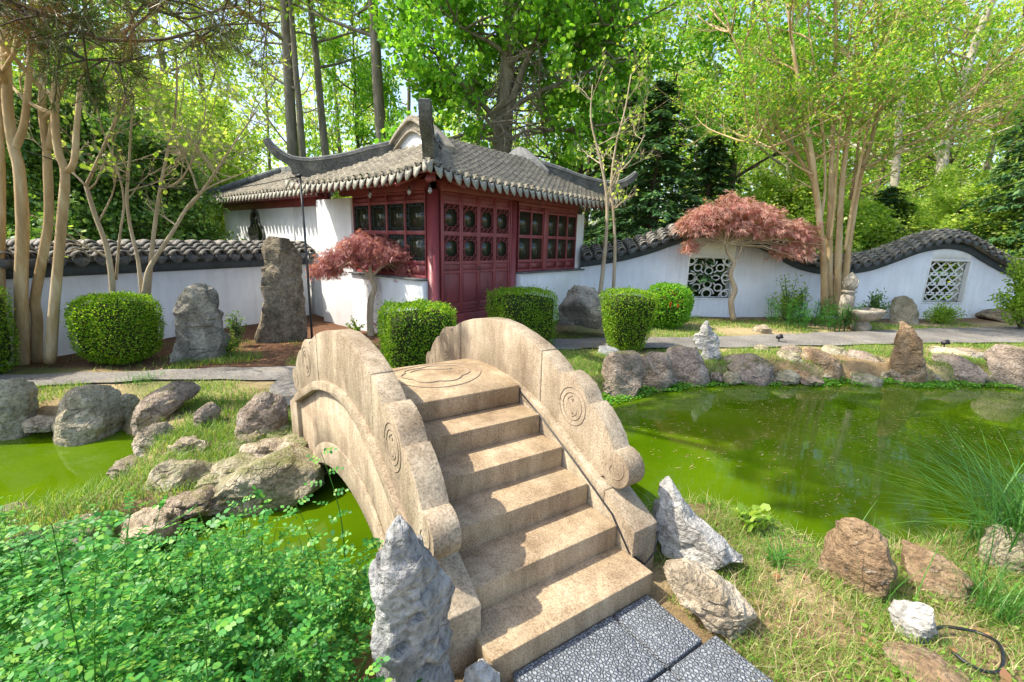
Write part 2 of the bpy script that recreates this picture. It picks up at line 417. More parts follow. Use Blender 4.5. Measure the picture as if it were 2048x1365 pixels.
pl = b.build('landing_slab', M_GRANS, br, bevel=.007)
b = MB(); cx = XL/2
def lift(P, r=.0038): return [(x, YC+s, ptop(s)+.0012) for x, s in P]
an = np.linspace(0, 2*math.pi, 90)
b.tube(lift([(cx+.36*math.cos(q), .30*math.sin(q)) for q in an]), .0045, 5)
fl = [(cx+(.235+.035*abs(math.sin(3.5*q)))*math.cos(q), (.19+.03*abs(math.sin(3.5*q)))*math.sin(q)) for q in an]
b.tube(lift(fl), .0065, 5)
b.tube(lift([(cx-.17+.33*t_, .09+.05*math.sin(t_*5)) for t_ in np.linspace(0, 1, 20)]), .006, 5)
b.build('carved_cloud', M_CARVE, pl)
cs, cz = [-1.62, -1.36, -1.21, -.95, -.72, -.5, -.36, -.2, -.066, 0], [.30, .445, .515, .635, .738, .80, .832, .852, .862, .864]
curb = lambda s: float(np.interp(-abs(s), cs, cz))
sfull = np.concatenate([np.linspace(-1.62, 1.62, 61)])
ell = lambda s, a, top, base: base+(top-base)*math.sqrt(max(0, 1-(s/a)**2))
for T, side in ((T_R, 'R'), (T_L, 'L')):
    # sloping curb that runs through the parapet foot and shows outside as a rib
    b = MB()
    s1 = np.linspace(-1.37, 1.37, 49)
    b.prism([(s, curb(s)) for s in s1]+[(s, curb(s)-.075) for s in s1[::-1]], .002, .215, T)
    cb = b.build('curb_rib', M_GRAN, br, bevel=.006)
    for sg in (-1, 1):                          # curb foot block that flares to the ground
        b = MB(); b.prism([(sg*1.372, .437), (sg*1.62, .30), (sg*1.62, -.1), (sg*1.372, -.1)], .003, .20, T)
        b.build('curb_foot', M_GRAN, br, bevel=.005)
    # spandrel wall with the arch opening
    b = MB(); so_ = np.linspace(-1.12, 1.12, 41)
    b.prism([(s, curb(s)-.03) for s in s1]+[(1.37, -.55), (1.12, -.55)]+[(s, ell(s, 1.12, .13, -.5)) for s in so_[::-1]]+[(-1.12, -.55), (-1.37, -.55)], .006, .165, T)
    sp = b.build('spandrel_wall', M_GRAN, br)
    b = MB(); s2 = np.linspace(-1.2, 1.2, 45)
    b.prism([(s, ell(s, 1.2, .36, -.5)) for s in s2]+[(s, ell(s*1.12/1.2, 1.12, .135, -.5)) for s in s2[::-1]], .166, .19, T)
    b.build('arch_moulding', M_GRAN, br, bevel=.006)
    # parapet in three slabs
    main = [(0, 1.265), (-.2, 1.25), (-.4, 1.212), (-.55, 1.172), (-.634, 1.144)]
    end = [(-.646, 1.139), (-.72, 1.105), (-.80, 1.062), (-.845, 1.025), (-.862, 1.012), (-.868, 1.040), (-.90, 1.052), (-.98, 1.040), (-1.06, 1.0), (-1.105, .955), (-1.132, .905),
           (-1.142, .898), (-1.16, .915), (-1.22, .882), (-1.29, .82), (-1.345, .755), (-1.378, .694), (-1.386, .688)]
    scr = [(-1.395+.115*math.cos(q), .578+.115*math.sin(q)) for q in np.linspace(R(83), R(318), 17)]
    def outline(half): return half
    b = MB()
    mo = [(s, z) for s, z in main[::-1]]+[(-s, z) for s, z in main[1:]]
    b.prism(mo+[(s, curb(s)-.03) for s in np.linspace(.634, -.634, 21)], .045, .18, T)
    pp = b.build('parapet_centre', M_GRAN, br, bevel=.006)
    for sg in (-1, 1):
        b = MB()
        ol = [(-sg*s, z) for s, z in end+scr]+[(-sg*s, curb(s)-.03) for s in np.linspace(-1.27, -.646, 16)]
        b.prism(ol, .045, .18, T)
        pe = b.build('parapet_end', M_GRAN, br, bevel=.0045)
        # carved roundels and scrolls on both faces
        for xf in (.0435, .1815):
            b = MB()
            for cxr, czr, rr in ((-sg*-.99, .845, .128), (-sg*-.99, .845, .092)):
                b.tube([T(xf, cxr+rr*math.cos(q), czr+rr*math.sin(q)) for q in np.linspace(0, 2*math.pi, 33)], .0032, 5)
            cc = (-sg*-.99, .845)
            b.tube([T(xf, cc[0]+.045*math.sin(q)*(1 if q < math.pi else 1), cc[1]+.07*(1-q/math.pi)) for q in np.linspace(0, 2*math.pi, 25)], .003, 5)
            for dz in (.045, -.045): b.tube([T(xf, cc[0]+.008*math.cos(q), cc[1]+dz+.008*math.sin(q)) for q in np.linspace(0, 6.28, 9)], .004, 4)
            b.build('carved_roundel', M_CARVE, pe)
            b = MB()
            b.tube([T(xf, -sg*-1.395+(.085-.012*q)*math.cos(q+2.2), .578+(.085-.012*q)*math.sin(q+2.2)) for q in np.linspace(0, 4.6, 26)], .0034, 5)
            b.build('carved_scroll', M_CARVE, pe)
# underside of the arch
b = MB(); sv_ = np.linspace(-1.12, 1.12, 41)
b.prism([(s, ell(s, 1.125, .136, -.5)) for s in sv_]+[(s, ell(s, 1.12, .13, -.5)+.06) for s in sv_[::-1]], XL-.15, .15, T_R)
b.build('arch_vault', M_GRAN, br)
# dark service cable laid along the curb
b = MB()
b.tube([(.0, YC-.36, curb(-.36)-.03+.02), (-.004, YC-.7, curb(-.7)-.05), (-.004, YC-1.1, curb(-1.1)-.06), (-.006, YC-1.45, .33), (.0, YC-1.60, .16), (.07, YC-1.66, .10), (.15, YC-1.655, .14), (.19, YC-1.64, .26), (.205, YC-1.6, .2)], .006, 6)
c_ = b.build('cable', M_BLK, None, True); c_.location = (BO[0], BO[1], 0); c_.rotation_euler = (0, 0, BY)
tag(c_, 'thin black cable running down beside the bridge steps', 'cable')

# dark exposed-aggregate paving slabs at the foot of the bridge
t = NT('aggregate_slab'); v = t.co()
vo = t.n('ShaderNodeTexVoronoi'); vo.inputs['Scale'].default_value = 62; t.l(v, vo.inputs['Vector'])
vd = t.n('ShaderNodeTexVoronoi', feature='DISTANCE_TO_EDGE'); vd.inputs['Scale'].default_value = 62; t.l(v, vd.inputs['Vector'])
cb_ = t.ramp(vo.outputs['Color'], [(.1, (.16, .175, .19)), (.5, (.225, .245, .27)), (.9, (.29, .315, .335))])
t.col(t.mix(t.ramp(vd.outputs[0], [(.01, W3(0)), (.075, W3(1))]), (.085, .09, .095), cb_)); t.rough(.75, .35)
t.bump(t.ramp(vd.outputs[0], [(0, W3(0)), (.25, W3(1))]), .9, .012)
M_SLAB = t.m
SL = [((-.28, -.345, -.02, -.005), 'dark aggregate paving slab touching the right end of the bottom bridge step'),
      ((-.905, -.345, -.295, -.005), 'dark aggregate paving slab along the left of the bottom bridge step'),
      ((-.28, -.72, .06, -.36), 'dark aggregate paving slab cut off at the bottom beside the dry grass'),
      ((-.905, -.72, -.295, -.36), 'dark aggregate paving slab in the second row nearest the camera'),
      ((-.28, -1.1, .06, -.735), None), ((-.905, -1.1, -.295, -.735), None)]
for (x0, y0, x1, y1), lb in SL[:4]:
    b = MB(); b.box((0, 0, -.05), (x1-x0, y1-y0, .022))
    o = b.build('paving_slab', M_SLAB, None, bevel=.008); w = BW(x0, y0); o.location = (w[0], w[1], 0); o.rotation_euler = (0, 0, BY)
    tag(o, lb, 'paving slab', 'dark paving slabs at the foot of the bridge')
# ------------------------------------------------------------------ the pavilion (local x runs along the door front, local y along the gable front)
pv = empty('garden_pavilion', (-1.43, 8.09, 0), 'white and oxblood red pavilion with grey tiled roof and upturned ridge tips', 'pavilion', rz=R(51.46))
def PW_(x, y, z=0.0):
    a = R(51.46); return np.array([-1.43+math.cos(a)*x-math.sin(a)*y, 8.09+math.sin(a)*x+math.cos(a)*y, z])
LX, LY = 5.2, 2.9
def boxes(name, mat, L, parent=pv, bevel=0):
    b = MB()
    for a, c in L: b.box(a, c)
    return b.build(name, mat, parent, bevel=bevel)
# masonry
boxes('wall', M_WHITE, [((-.10, .16, -.3), (.12, 2.45, 1.17))], bevel=.01)
boxes('wall', M_WHITE, [((2.42, -.10, -.3), (5.27, .12, 1.215))], bevel=.01)
boxes('wall', M_WHITE, [((-.04, 2.453, -.3), (.40, 3.80, 2.70))], bevel=.01)
boxes('wall', M_WHITE, [((4.86, .0, 1.25), (5.20, LY, 2.62)), ((.3, 2.92, -.3), (5.2, 3.1, 2.7))], bevel=.01)
boxes('wall', M_WHITE, [((.30, 3.803, -.3), (.46, 5.55, 2.62)), ((.27, 5.553, -.3), (.46, 10.0, 2.62)), ((.47, 9.85, -.3), (3.2, 10.0, 2.62))], bevel=.01)
boxes('window_sill', M_RIDGE, [((2.40, -.16, 1.218), (5.31, .1, 1.250))], bevel=.006)
boxes('window_sill', M_RIDGE, [((-.16, .14, 1.173), (.1, 2.47, 1.203))], bevel=.006)
boxes('doorstep', M_GRANS, [((-.3, -.75, -.1), (2.7, -.06, .30))], bevel=.01)
# timber frame
for x, y in ((.10, .10), (2.30, .08)):
    b = MB(); b.lathe([(.13, 0.0), (.13, .3), (.108, .32), (.105, 2.75)], (x, y, 0), 24); b.build('column', M_RED, pv, True)
boxes('lintel', M_RED, [((.2, -.01, 2.74), (4.86, .11, 2.93)), ((-.01, .2, 2.74), (.11, 2.9, 2.93)), ((2.42, .0, 2.66), (4.86, .1, 2.738))], bevel=.006)
boxes('lintel', M_REDD, [((.25, 3.85, 2.622), (.36, 10.0, 2.93))], bevel=.006)
boxes('door_plinth', M_RED, [((.215, -.05, .0), (2.19, .10, .52))], bevel=.008)
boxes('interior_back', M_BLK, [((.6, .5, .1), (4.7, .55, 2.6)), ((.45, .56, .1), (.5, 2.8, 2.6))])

def lattice(b, x0, x1, z0, z1, T, nx_, nz_, hole, w=.0062, d=.012):
    """timber lattice: bars along a cell grid outside a stepped opening"""
    dx, dz = (x1-x0)/nx_, (z1-z0)/nz_; cx, cz_ = (nx_-1)/2, (nz_-1)/2
    def solid(i, j):
        if not (0 <= i < nx_ and 0 <= j < nz_): return None
        u, v = abs(i-cx)/(nx_/2), abs(j-cz_)/(nz_/2)
        return hole(u, v)
    def bar(a, c, e, f): b.box((a, -d, c), (e, d, f), T)
    for i in range(nx_+1):
        for j in range(nz_):
            l, r = solid(i-1, j), solid(i, j)
            if l or r:
                if l and r and (i+2*j) % 3 == 0: continue
                x = x0+i*dx; bar(x-w, z0+j*dz-w, x+w, z0+(j+1)*dz+w)
    for j in range(nz_+1):
        for i in range(nx_):
            l, r = solid(i, j-1), solid(i, j)
            if l or r:
                if l and r and (2*i+j) % 3 == 1: continue
                z = z0+j*dz; bar(x0+i*dx-w, z-w*.9, x0+(i+1)*dx+w, z+w*.9)
oct_ = lambda u, v: (u**3+v**3) > .42
rim = lambda u, v: v > .74 or u > .8

def leaf(front, x0, x1, zs, dark=False):
    """door or window leaf; front: 0 = door front (faces -y), 1 = gable front (faces -x)"""
    T = (lambda x, y, z: (x, y, z)) if front == 0 else (lambda x, y, z: (y, x, z))
    return T
def door_leaf(x0, x1, nm='door_leaf'):
    b = MB(); s = .042
    P = [.525, .63, .70, .80 if 0 else 1.30, 1.335, 1.46, 1.505, 1.985, 2.045, 2.545, 2.585, 2.725]
    b.box((x0+.003, .015, .525), (x0+s, .065, 2.735)); b.box((x1-s, .015, .525), (x1-.003, .065, 2.735))
    for a, c in ((.525, .57), (.66, .72), (1.29, 1.335), (1.455, 1.51), (1.98, 2.05), (2.54, 2.59), (2.70, 2.735)):
        b.box((x0+s+.001, .017, a), (x1-s-.001, .063, c))
    o = b.build(nm, M_RED, pv, bevel=.004)
    for a, c in ((.57, .66), (.72, 1.29), (1.335, 1.455), (2.59, 2.70)):
        p = MB(); p.box((x0+s, .034, a+.001), (x1-s, .05, c-.001))
        if a < 2: p.box((x0+s+.02, .028, a+.02), (x1-s-.02, .0345, c-.02))
        p.build('door_panel', M_REDD, o, bevel=.003)
    for a, c in ((1.51, 1.98), (2.05, 2.54)):
        l = MB(); lattice(l, x0+s+.004, x1-s-.004, a+.004, c-.004, lambda x, y, z: (x, y+.036, z), 9, 12, oct_)
        l.build('lattice', M_RED, o, fix=False)
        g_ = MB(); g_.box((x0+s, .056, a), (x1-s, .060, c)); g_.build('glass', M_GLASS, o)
    return o
dx_ = (2.165-.245)/4
for i in range(4): door_leaf(.245+i*dx_, .245+(i+1)*dx_)
for a_ in (((.205, .0, .52), (.243, .08, 2.738)), ((2.167, .0, .52), (2.20, .08, 2.738))): boxes('door_jamb', M_RED, [a_], bevel=.004)
b = MB()
for sx in (-1, 1):
    b.tube([(1.205+sx*.02, .01, 1.40), (1.205+sx*.02, -.012, 1.40), (1.205+sx*.02, -.012, 1.33), (1.205+sx*.02, .01, 1.33)], .005, 6)
b.build('door_handle', M_IRON, pv)

def casement(front, x0, x1, panes, zl, lat):
    T = (lambda x, y, z: (x, y, z)) if front == 0 else (lambda x, y, z: (y, x, z))
    b = MB(); s = .038; z0, z1 = zl
    n = panes; w = (x1-x0)/n
    b.box((x0, .01, z0), (x1, .075, z0+.045), T); b.box((x0, .01, z1-.04), (x1, .075, z1), T)
    for i in range(n+1):
        x = x0+i*w; b.box((x-s*.6 if i else x, .012, z0+.046), (x+s*.6 if i < n else x+.001, .073, z1-.041), T)
    rails = ((1.455, 1.515), (1.98, 2.05), (2.535, 2.585))
    for i in range(n):
        for a, c in rails: b.box((x0+i*w+s*.6+.001, .016, a), (x0+(i+1)*w-s*.6-.001, .069, c), T)
    o = b.build('window', M_RED, pv, bevel=.004)
    for i in range(n):
        xa, xb = x0+i*w+s*.6, x0+(i+1)*w-s*.6
        for a, c in ((z0+.045, 1.455), (2.585, z1-.04)): p = MB(); p.box((xa, .035, a), (xb, .05, c), T); p.build('window_panel', M_REDD, o)
        for a, c in ((1.515, 1.98), (2.05, 2.535)):
            gl = MB(); gl.box((xa, .040, a), (xb, .044, c), T); gl.build('glass', M_GLASS, o)
            if lat:
                l = MB(); lattice(l, xa+.004, xb-.004, a+.004, c-.004, (lambda x, y, z: T(x, y+.036, z)), 7, 11, rim, .006, .003); l.build('lattice', M_BAND, o, fix=False)
    return o
casement(0, 2.46, 3.38, 2, (1.252, 2.738), False)
boxes('window_post', M_RED, [((3.383, -.01, 1.252), (3.557, .1, 2.658))], bevel=.005)
casement(0, 3.56, 4.855, 3, (1.252, 2.655), False)
casement(1, .205, .78, 1, (1.205, 2.738), True); casement(1, .784, 1.33, 1, (1.205, 2.738), True)
casement(1, 1.334, 1.88, 1, (1.205, 2.738), True); casement(1, 1.884, 2.45, 1, (1.205, 2.738), True)
# trefoil lattice window of the wing
def arc(cx, cz_, r_, a0, a1, n=14): return [(cx+r_*math.cos(R(q)), cz_+r_*math.sin(R(q))) for q in np.linspace(a0, a1, n)]
tre = arc(0, .28, .25, -20, 200, 16)+arc(-.28, -.12, .21, 110, 270, 14)+arc(.28, -.12, .21, -90, 70, 14)
b = MB(); Y0, Z0 = 7.72, 2.06
b.tube([(.262, Y0+p[0], Z0+p[1]) for p in tre+tre[:1]], .045, 6); wf = b.build('ornamental_window', M_RIDGE, pv)
b = MB(); b.prism(tre, .24, .268, lambda x, s, z: (x, Y0+s, Z0+z)); b.build('pane', M_GLASS, wf)
b = MB()
for i in range(-6, 7):
    for j in range(-5, 8):
        y, z = i*.085+(j % 2)*.042, j*.075
        if (math.hypot(y, z-.28) < .23 or math.hypot(abs(y)-.26, z+.12) < .20 or (abs(y) < .25 and -.30 < z < .30)):
            b.tube([(.262, Y0+y+.04*math.cos(q), Z0+z+.036*math.sin(q)) for q in np.linspace(0, 6.283, 9)], .007, 4, cap=False)
b.build('lattice', M_REDD, wf)

# roof -----------------------------------------------------------------
EV, EL, TP = .70, 2.86, .20                    # overhang, eave height, tile pitch
def zr(t):
    t = np.asarray(t, float)
    base = EL+.42*np.minimum(t, 1.75)+.065*np.minimum(t, 1.75)**2
    u = np.clip(t-1.75, 0, .4); return base+.6475*u*(1-u/.8)
TH = 2.15
def lift_(e):                                   # upturn towards a roof corner, e = distance along the eave from it
    return .16*np.exp(-np.clip(e, 0, None)/.45)
def slope(L, t1, lim, P, name, parent=pv, zf=zr, zoff=0., courses=.115):
    """tiled slope: along the eave 0..L, up the slope 0..t1; lim(t) gives the valid range; P(u,t,z) -> point"""
    per = 8; nu = int(round(L/TP))*per+1; u = np.linspace(0, L, nu)
    ph = (np.arange(nu) % per)/per; cov = np.sqrt(np.clip(1-((ph-.5)/.34)**2, 0, None))*.058-.012*np.cos(ph*2*math.pi)
    nt_ = int(t1/courses); rows = []; tt = []
    for j in range(nt_):
        a, c = j*t1/nt_, (j+1)*t1/nt_
        tt += [a, c]; rows += [.026, .0]
    tt, rows = np.array(tt), np.array(rows)
    U, Tt = np.meshgrid(u, tt)
    jit = vnoise(U, Tt, 3.3, 31)*.018+(vnoise(np.floor(U/TP)*7.3, np.floor(Tt/courses)*3.7, 1., 32)-.5)*.014
    Z = zf(Tt)+cov[None, :]+rows[:, None]+jit+zoff
    Z = Z+(lift_(U)+lift_(L-U))*np.clip(1-Tt/1.3, 0, 1) if name != 'wing' else Z
    V = np.stack([*P(U, Tt), Z], -1).reshape(-1, 3)
    n0, n1 = U.shape; ii = np.arange(n0*n1).reshape(n0, n1)
    Q = np.stack([ii[:-1, :-1], ii[:-1, 1:], ii[1:, 1:], ii[1:, :-1]], -1)
    um = (U[:-1, :-1]+U[:-1, 1:])/2; tm = (Tt[:-1]+Tt[1:])[:, :-1]/2
    lo, hi = lim(tm); k = (um >= lo) & (um <= hi)
    Q = Q[k]
    used = np.unique(Q); mp = np.zeros(len(V), int); mp[used] = np.arange(len(used))
    return V[used], mp[Q]
def add_slope(o_parts, VQ):
    V, Q = VQ; b = sum(len(v) for v, q in o_parts); o_parts.append((V, Q+b))
W_ = LX+2*EV; D_ = LY+2*EV+0.0                  # eave lengths: door front, gable front
DG = 2*TH                                       # depth of the roof
parts = []
limF = lambda t: (np.where(t < 1.5, t-.05, 1.46), np.where(t < 1.5, W_-t+.05, W_-1.46))
add_slope(parts, slope(W_, TH, limF, lambda u, t: (u-EV, t-EV), 'main'))
add_slope(parts, slope(W_, TH, limF, lambda u, t: (LX+EV-u, DG-EV-t), 'main'))
limS = lambda t: (t-.05, DG-t+.05)
add_slope(parts, slope(DG, 1.61, limS, lambda u, t: (t-EV, DG-EV-u), 'main'))
add_slope(parts, slope(DG, 1.61, limS, lambda u, t: (LX+EV-t, u-EV), 'main'))
V = np.concatenate([p[0] for p in parts]); Q = np.concatenate([p[1] for p in parts])
roof = link('roof', mesh_np('roof', V, quads=Q), M_TILE, pv)
# eave tiles: pointed drip tiles under each trough, round ends over each cover row
def shield(b, c, out, side, w=.080, h=.17, th=.014):
    pr_ = [(-1, .12), (-.97, -.20), (-.78, -.52), (-.42, -.80), (0, -1), (.42, -.80), (.78, -.52), (.97, -.20), (1, .12), (.55, -.02), (0, -.06), (-.55, -.02)]
    V = [np.array(c)+side*(p[0]*w)+np.array([0, 0, p[1]*h])+out*(th*k-.05*p[1]) for k in (0, 1) for p in pr_]; n = len(pr_)
    b.add(V, [tuple(range(n)), tuple(range(2*n-1, n-1, -1))]+[(i, i+n, (i+1) % n+n, (i+1) % n) for i in range(n)])
def eave(L, P, out, side, name='eave_tile', lifted=True, z=EL, mat=M_DRIP, parent=roof):
    b = MB(); dk = MB(); n = int(round(L/TP))
    for i in range(n+1):
        u = i*L/n; x, y = P(u, -.012); zz = z+.012+(float(lift_(u)+lift_(L-u)) if lifted else 0)
        shield(b, (x, y, zz), np.array(out), np.array(side))
        if i < n:
            u2 = u+L/n/2; x, y = P(u2, -.005); z2 = z+.03+(float(lift_(u2)+lift_(L-u2)) if lifted else 0)
            sd = np.array(side); oo = np.array(out)
            V = [np.array([x, y, z2])+sd*.066*math.cos(q)+np.array([0, 0, .058*math.sin(q)])+oo*(.012 if k else 0) for k in (0, 1) for q in np.linspace(0, math.pi, 9)]
            dk.add(V, [tuple(range(9)), tuple(range(17, 8, -1))]+[(j, j+9, (j+1) % 9+9, (j+1) % 9) for j in range(9)])
    nf = len(b.f); b.add(dk.v, dk.f); o = b.build(name, mat, parent, fix=False); o.data.materials.append(M_TILE)
    for p in o.data.polygons[nf:]: p.material_index = 1
    return o
eave(W_, lambda u, t: (u-EV, t-EV), (0, -1, 0), (1, 0, 0), mat=M_DRIP)
eave(DG, lambda u, t: (t-EV, u-EV), (-1, 0, 0), (0, 1, 0), mat=M_DRIP)
eave(DG, lambda u, t: (LX+EV-t, u-EV), (1, 0, 0), (0, 1, 0), mat=M_DRIP)
# soffit boards, fascia and rafters in red
b = MB()
def soff(poly): # slab of 4 plan corners at given heights
    V = [(*p, ) for p in poly]+[(p[0], p[1], p[2]-.02) for p in poly]
    b.add(V, [(0, 1, 2, 3), (7, 6, 5, 4), (0, 4, 5, 1), (1, 5, 6, 2), (2, 6, 7, 3), (3, 7, 4, 0)])
e0, e1_ = EL-.055, EL+.24
X1, Y1 = LX+EV, DG-EV
soff([(-EV+.03, -EV+.03, e0+.1), (1.2, -EV+.03, e0), (1.2, .1, e1_), (.1, .1, e1_)]); soff([(1.2, -EV+.03, e0), (X1-1.2, -EV+.03, e0), (X1-1.2, .1, e1_), (1.2, .1, e1_)])
soff([(X1-1.2, -EV+.03, e0), (X1-.03, -EV+.03, e0+.1), (LX, .1, e1_), (X1-1.2, .1, e1_)])
soff([(-EV+.03, -EV+.03, e0+.1), (.1, .1, e1_), (.1, 1.2, e1_), (-EV+.03, 1.0, e0)]); soff([(-EV+.03, 1.0, e0), (.1, 1.2, e1_), (.1, Y1-1.2, e1_), (-EV+.03, Y1-1.0, e0)])
soff([(-EV+.03, Y1-1.0, e0), (.1, Y1-1.2, e1_), (.1, Y1, e1_), (-EV+.03, Y1-.03, e0+.1)])
b.build('soffit_board', M_REDD, pv, fix=False)
b = MB()
for x in np.arange(.15, LX, .24): b.tube([(x, -EV+.06, EL-.105), (x, .12, EL+.19)], .032, 7)
for y in np.arange(.15, 3.2, .24): b.tube([(-EV+.06, y, EL-.105), (.12, y, EL+.19)], .032, 7)
b.tube([(-EV+.12, -EV+.12, EL-.06), (.1, .1, EL+.12)], .055, 8)
b.build('rafter', M_RED, pv)
b = MB(); b.box((-.52, -.56, EL-.07), (-.40, -.44, EL+.06)); b.build('corner_bracket', M_RED, pv, bevel=.02)
# gable: white triangle, moulded verge band
def rolled(y): # verge profile: straight sides with a rolled crown
    d = abs(y-1.45); return 4.20-.80*(math.sqrt(d*d+.05)-math.sqrt(.05))-.10*max(0, d-.5)
b = MB(); gx = .94
ys = np.linspace(.62, .62+1.66, 23)
tl = lambda y: np.minimum(y+EV, DG-(y+EV))
tri_top = lambda y: 3.93-abs(y-1.45)*.62
b.prism([(.6, 3.42), (.6, 3.60)]+[(y, rolled(y)-.12) for y in np.linspace(.6, 2.3, 19)]+[(2.3, 3.42)], gx-.13, gx-.09, lambda x, s, z: (x, s, z))
gable = b.build('gable', M_WHITE, pv)
ys = np.linspace(.50, 2.40, 61)
for k, (o0, o1, x0, x1) in enumerate(((-.21, -.04, gx-.175, gx+.12), (-.045, .03, gx-.235, gx+.14), (.025, .075, gx-.195, gx+.12), (-.23, -.19, gx-.20, gx+.1))):
    b = MB(); b.prism([(y, max(rolled(y)+o1, 3.43)) for y in ys]+[(y, max(rolled(y)+o0, 3.42)) for y in ys[::-1]], x0, x1, lambda x, s, z: (x, s, z))
    b.build('verge_band', M_VERGE, gable, bevel=.008)
b = MB(); b.prism([(y, max(rolled(y)+.06, 3.43)) for y in ys]+[(y, max(rolled(y)-.25, 3.42)) for y in ys[::-1]], LX-gx-.06, LX-gx+.04, lambda x, s, z: (x, s, z)); b.build('verge_band', M_RIDGE, gable)
# hip ridges sweeping up into raised tips
def hip(cx, cy, dx, dy, tip, mat=M_RIDGE, name='hip_ridge'):
    d = np.array([1.56, 1.15, .9, .7, .5, .35, .2, .07, -.04, -.13, -.20, -.24]); zt = np.array([3.90, 3.75, 3.64, 3.57, 3.52, 3.49, 3.49, 3.52, 3.59, 3.68, 3.78, tip])
    wv = np.array([.085]*8+[.082, .078, .074, .07]); hv = np.array([.30, .28, .26, .26, .27, .26, .24, .22, .20, .17, .13, .10])
    zroof = np.array([float(zr(q))+float(lift_(q))-.02 for q in np.maximum(d, 0)])
    b = MB(); V = []; n = len(d); sd = np.array([-dy, dx])/math.sqrt(2)
    sec = [(-1, -1), (1, -1), (1, -.1), (1.25, -.1), (1.25, -.02), (.8, .02), (.8, .3), (.45, .45), (-.45, .45), (-.8, .3), (-.8, .02), (-1.25, -.02), (-1.25, -.1), (-1, -.1)]
    T2 = np.stack([np.gradient(d), np.gradient(zt)], 1); T2 /= np.linalg.norm(T2, axis=1)[:, None]
    for i in range(n):
        nd, nz_ = -T2[i][1], T2[i][0]
        if nz_ < 0 or i < 7 and nz_ < 0: nd, nz_ = -nd, -nz_
        for s_, h_ in sec:
            hh = h_*hv[i]*(.62 if h_ > 0 else .62)
            o_ = d[i]+nd*hh; z = zt[i]-.07+nz_*hh
            if h_ == -1 and d[i] > .1: o_, z = d[i], zroof[i]
            V.append((cx+dx*o_+sd[0]*s_*wv[i], cy+dy*o_+sd[1]*s_*wv[i], z))
    k = len(sec); b.add(V, [(i*k+j, i*k+(j+1) % k, (i+1)*k+(j+1) % k, (i+1)*k+j) for i in range(n-1) for j in range(k)]+[tuple(range(k)), tuple((n-1)*k+j for j in range(k))])
    return b.build(name, mat, pv, bevel=.006)
hp = hip(-EV, -EV, 1, 1, 3.86, M_RIDGE)
b = MB()                                        # collars on the raised near tip
for d, z, w in ((.12, 3.42, .115), (-.06, 3.58, .105), (-.15, 3.70, .095)):
    p = np.array([-EV+d, -EV+d]); b.box((p[0]-w*.8, p[1]-w*.8, z-.012), (p[0]+w*.8, p[1]+w*.8, z+.012))
b.build('ridge_collar', M_VERGE, hp)
hip(-EV, Y1, 1, -1, 3.88); hip(X1, -EV, -1, 1, 3.72); hip(X1, Y1, -1, -1, 3.7)
b = MB(); b.box((-.16, -.05, -.085), (.16, .05, .085)); fb = b.build('fret_block', M_RIDGE, pv, bevel=.01)
fb.location = (-EV+.17, Y1-.17, 3.23); fb.rotation_euler = (0, 0, R(-45))
b = MB()
for sg in (-1, 1):
    P = [(.10, -.05), (.10, .05), (.02, .05), (.02, -.02), (.065, -.02), (.065, .02)]
    b.tube([(sg*x, -.052, z) for x, z in P], .009, 4)
b.build('fret_line', M_WHITE, fb)
# wing roof
WZR = lambda t: 2.93+.40*np.asarray(t, float)+.05*np.asarray(t, float)**2
WL = 7.0
parts = []
V, Q = slope(WL, 1.75, lambda t: (t*0-1, WL-t+.05), lambda u, t: (t-.12, u+3.5), 'wing', zf=WZR); parts.append((V, Q))
V2, Q2 = slope(3.5, 1.75, lambda t: (t-.05, 3.5-t+.05), lambda u, t: (u-.12, 3.5+WL-t), 'wing', zf=WZR); parts.append((V2, Q2+len(V)))
wr = link('roof', mesh_np('roof', np.concatenate([p[0] for p in parts]), quads=np.concatenate([p[1] for p in parts])), M_TILE, pv)
eave(WL, lambda u, t: (t-.12, u+3.5), (-1, 0, 0), (0, 1, 0), lifted=False, z=2.93, parent=wr)
b = MB(); rz_ = float(WZR(1.75))
b.box((1.55, 3.4, rz_-.1), (1.71, 8.8, rz_+.20))
b.build('roof_ridge', M_RIDGE, pv, bevel=.03)
b = MB()
P = [np.array([1.63, 8.75, rz_+.12]), np.array([.9, 9.5, rz_-.22]), np.array([.35, 10.05, rz_-.5]), np.array([.02, 10.4, rz_-.62]), np.array([-.2, 10.62, rz_-.5]), np.array([-.33, 10.75, rz_-.25])]
b.tube(P, [.11, .11, .10, .09, .06, .03], 8); b.build('hip_ridge', M_RIDGE, pv, True)
b = MB(); b.box((-.08, 3.95, 2.80), (.30, 10.0, 2.84)); b.build('soffit_board', M_REDD, pv)
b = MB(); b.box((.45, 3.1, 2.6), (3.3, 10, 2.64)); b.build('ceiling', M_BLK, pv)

# clear lamp bulbs hanging under the eaves
for (px, py), lb in zip(((722, 373), (802, 371), (885, 366)), ('clear bulb hanging under the gable eave above the second window', 'clear bulb hanging under the gable eave nearest the corner column', 'clear bulb hanging under the roof corner by the raised spike')):
    w = PW_(-.45, {722: 1.15, 802: .05, 885: -.46}[px]); b = MB()
    e = empty('hanging_bulb', (w[0], w[1], 2.70), lb, 'light bulb', 'clear bulbs under the pavilion eaves')
    b = MB(); b.lathe([(.012, .0), (.030, -.035), (.034, -.06), (.022, -.085), (.004, -.095)], (0, 0, 0), 12); b.build('bulb', M_BULB, e, True)
    b = MB(); b.lathe([(.014, .05), (.014, .0)], (0, 0, 0), 10); b.tube([(0, 0, .05), (0, 0, .12)], .004, 5); b.build('lamp_holder', M_BLK, e, True)

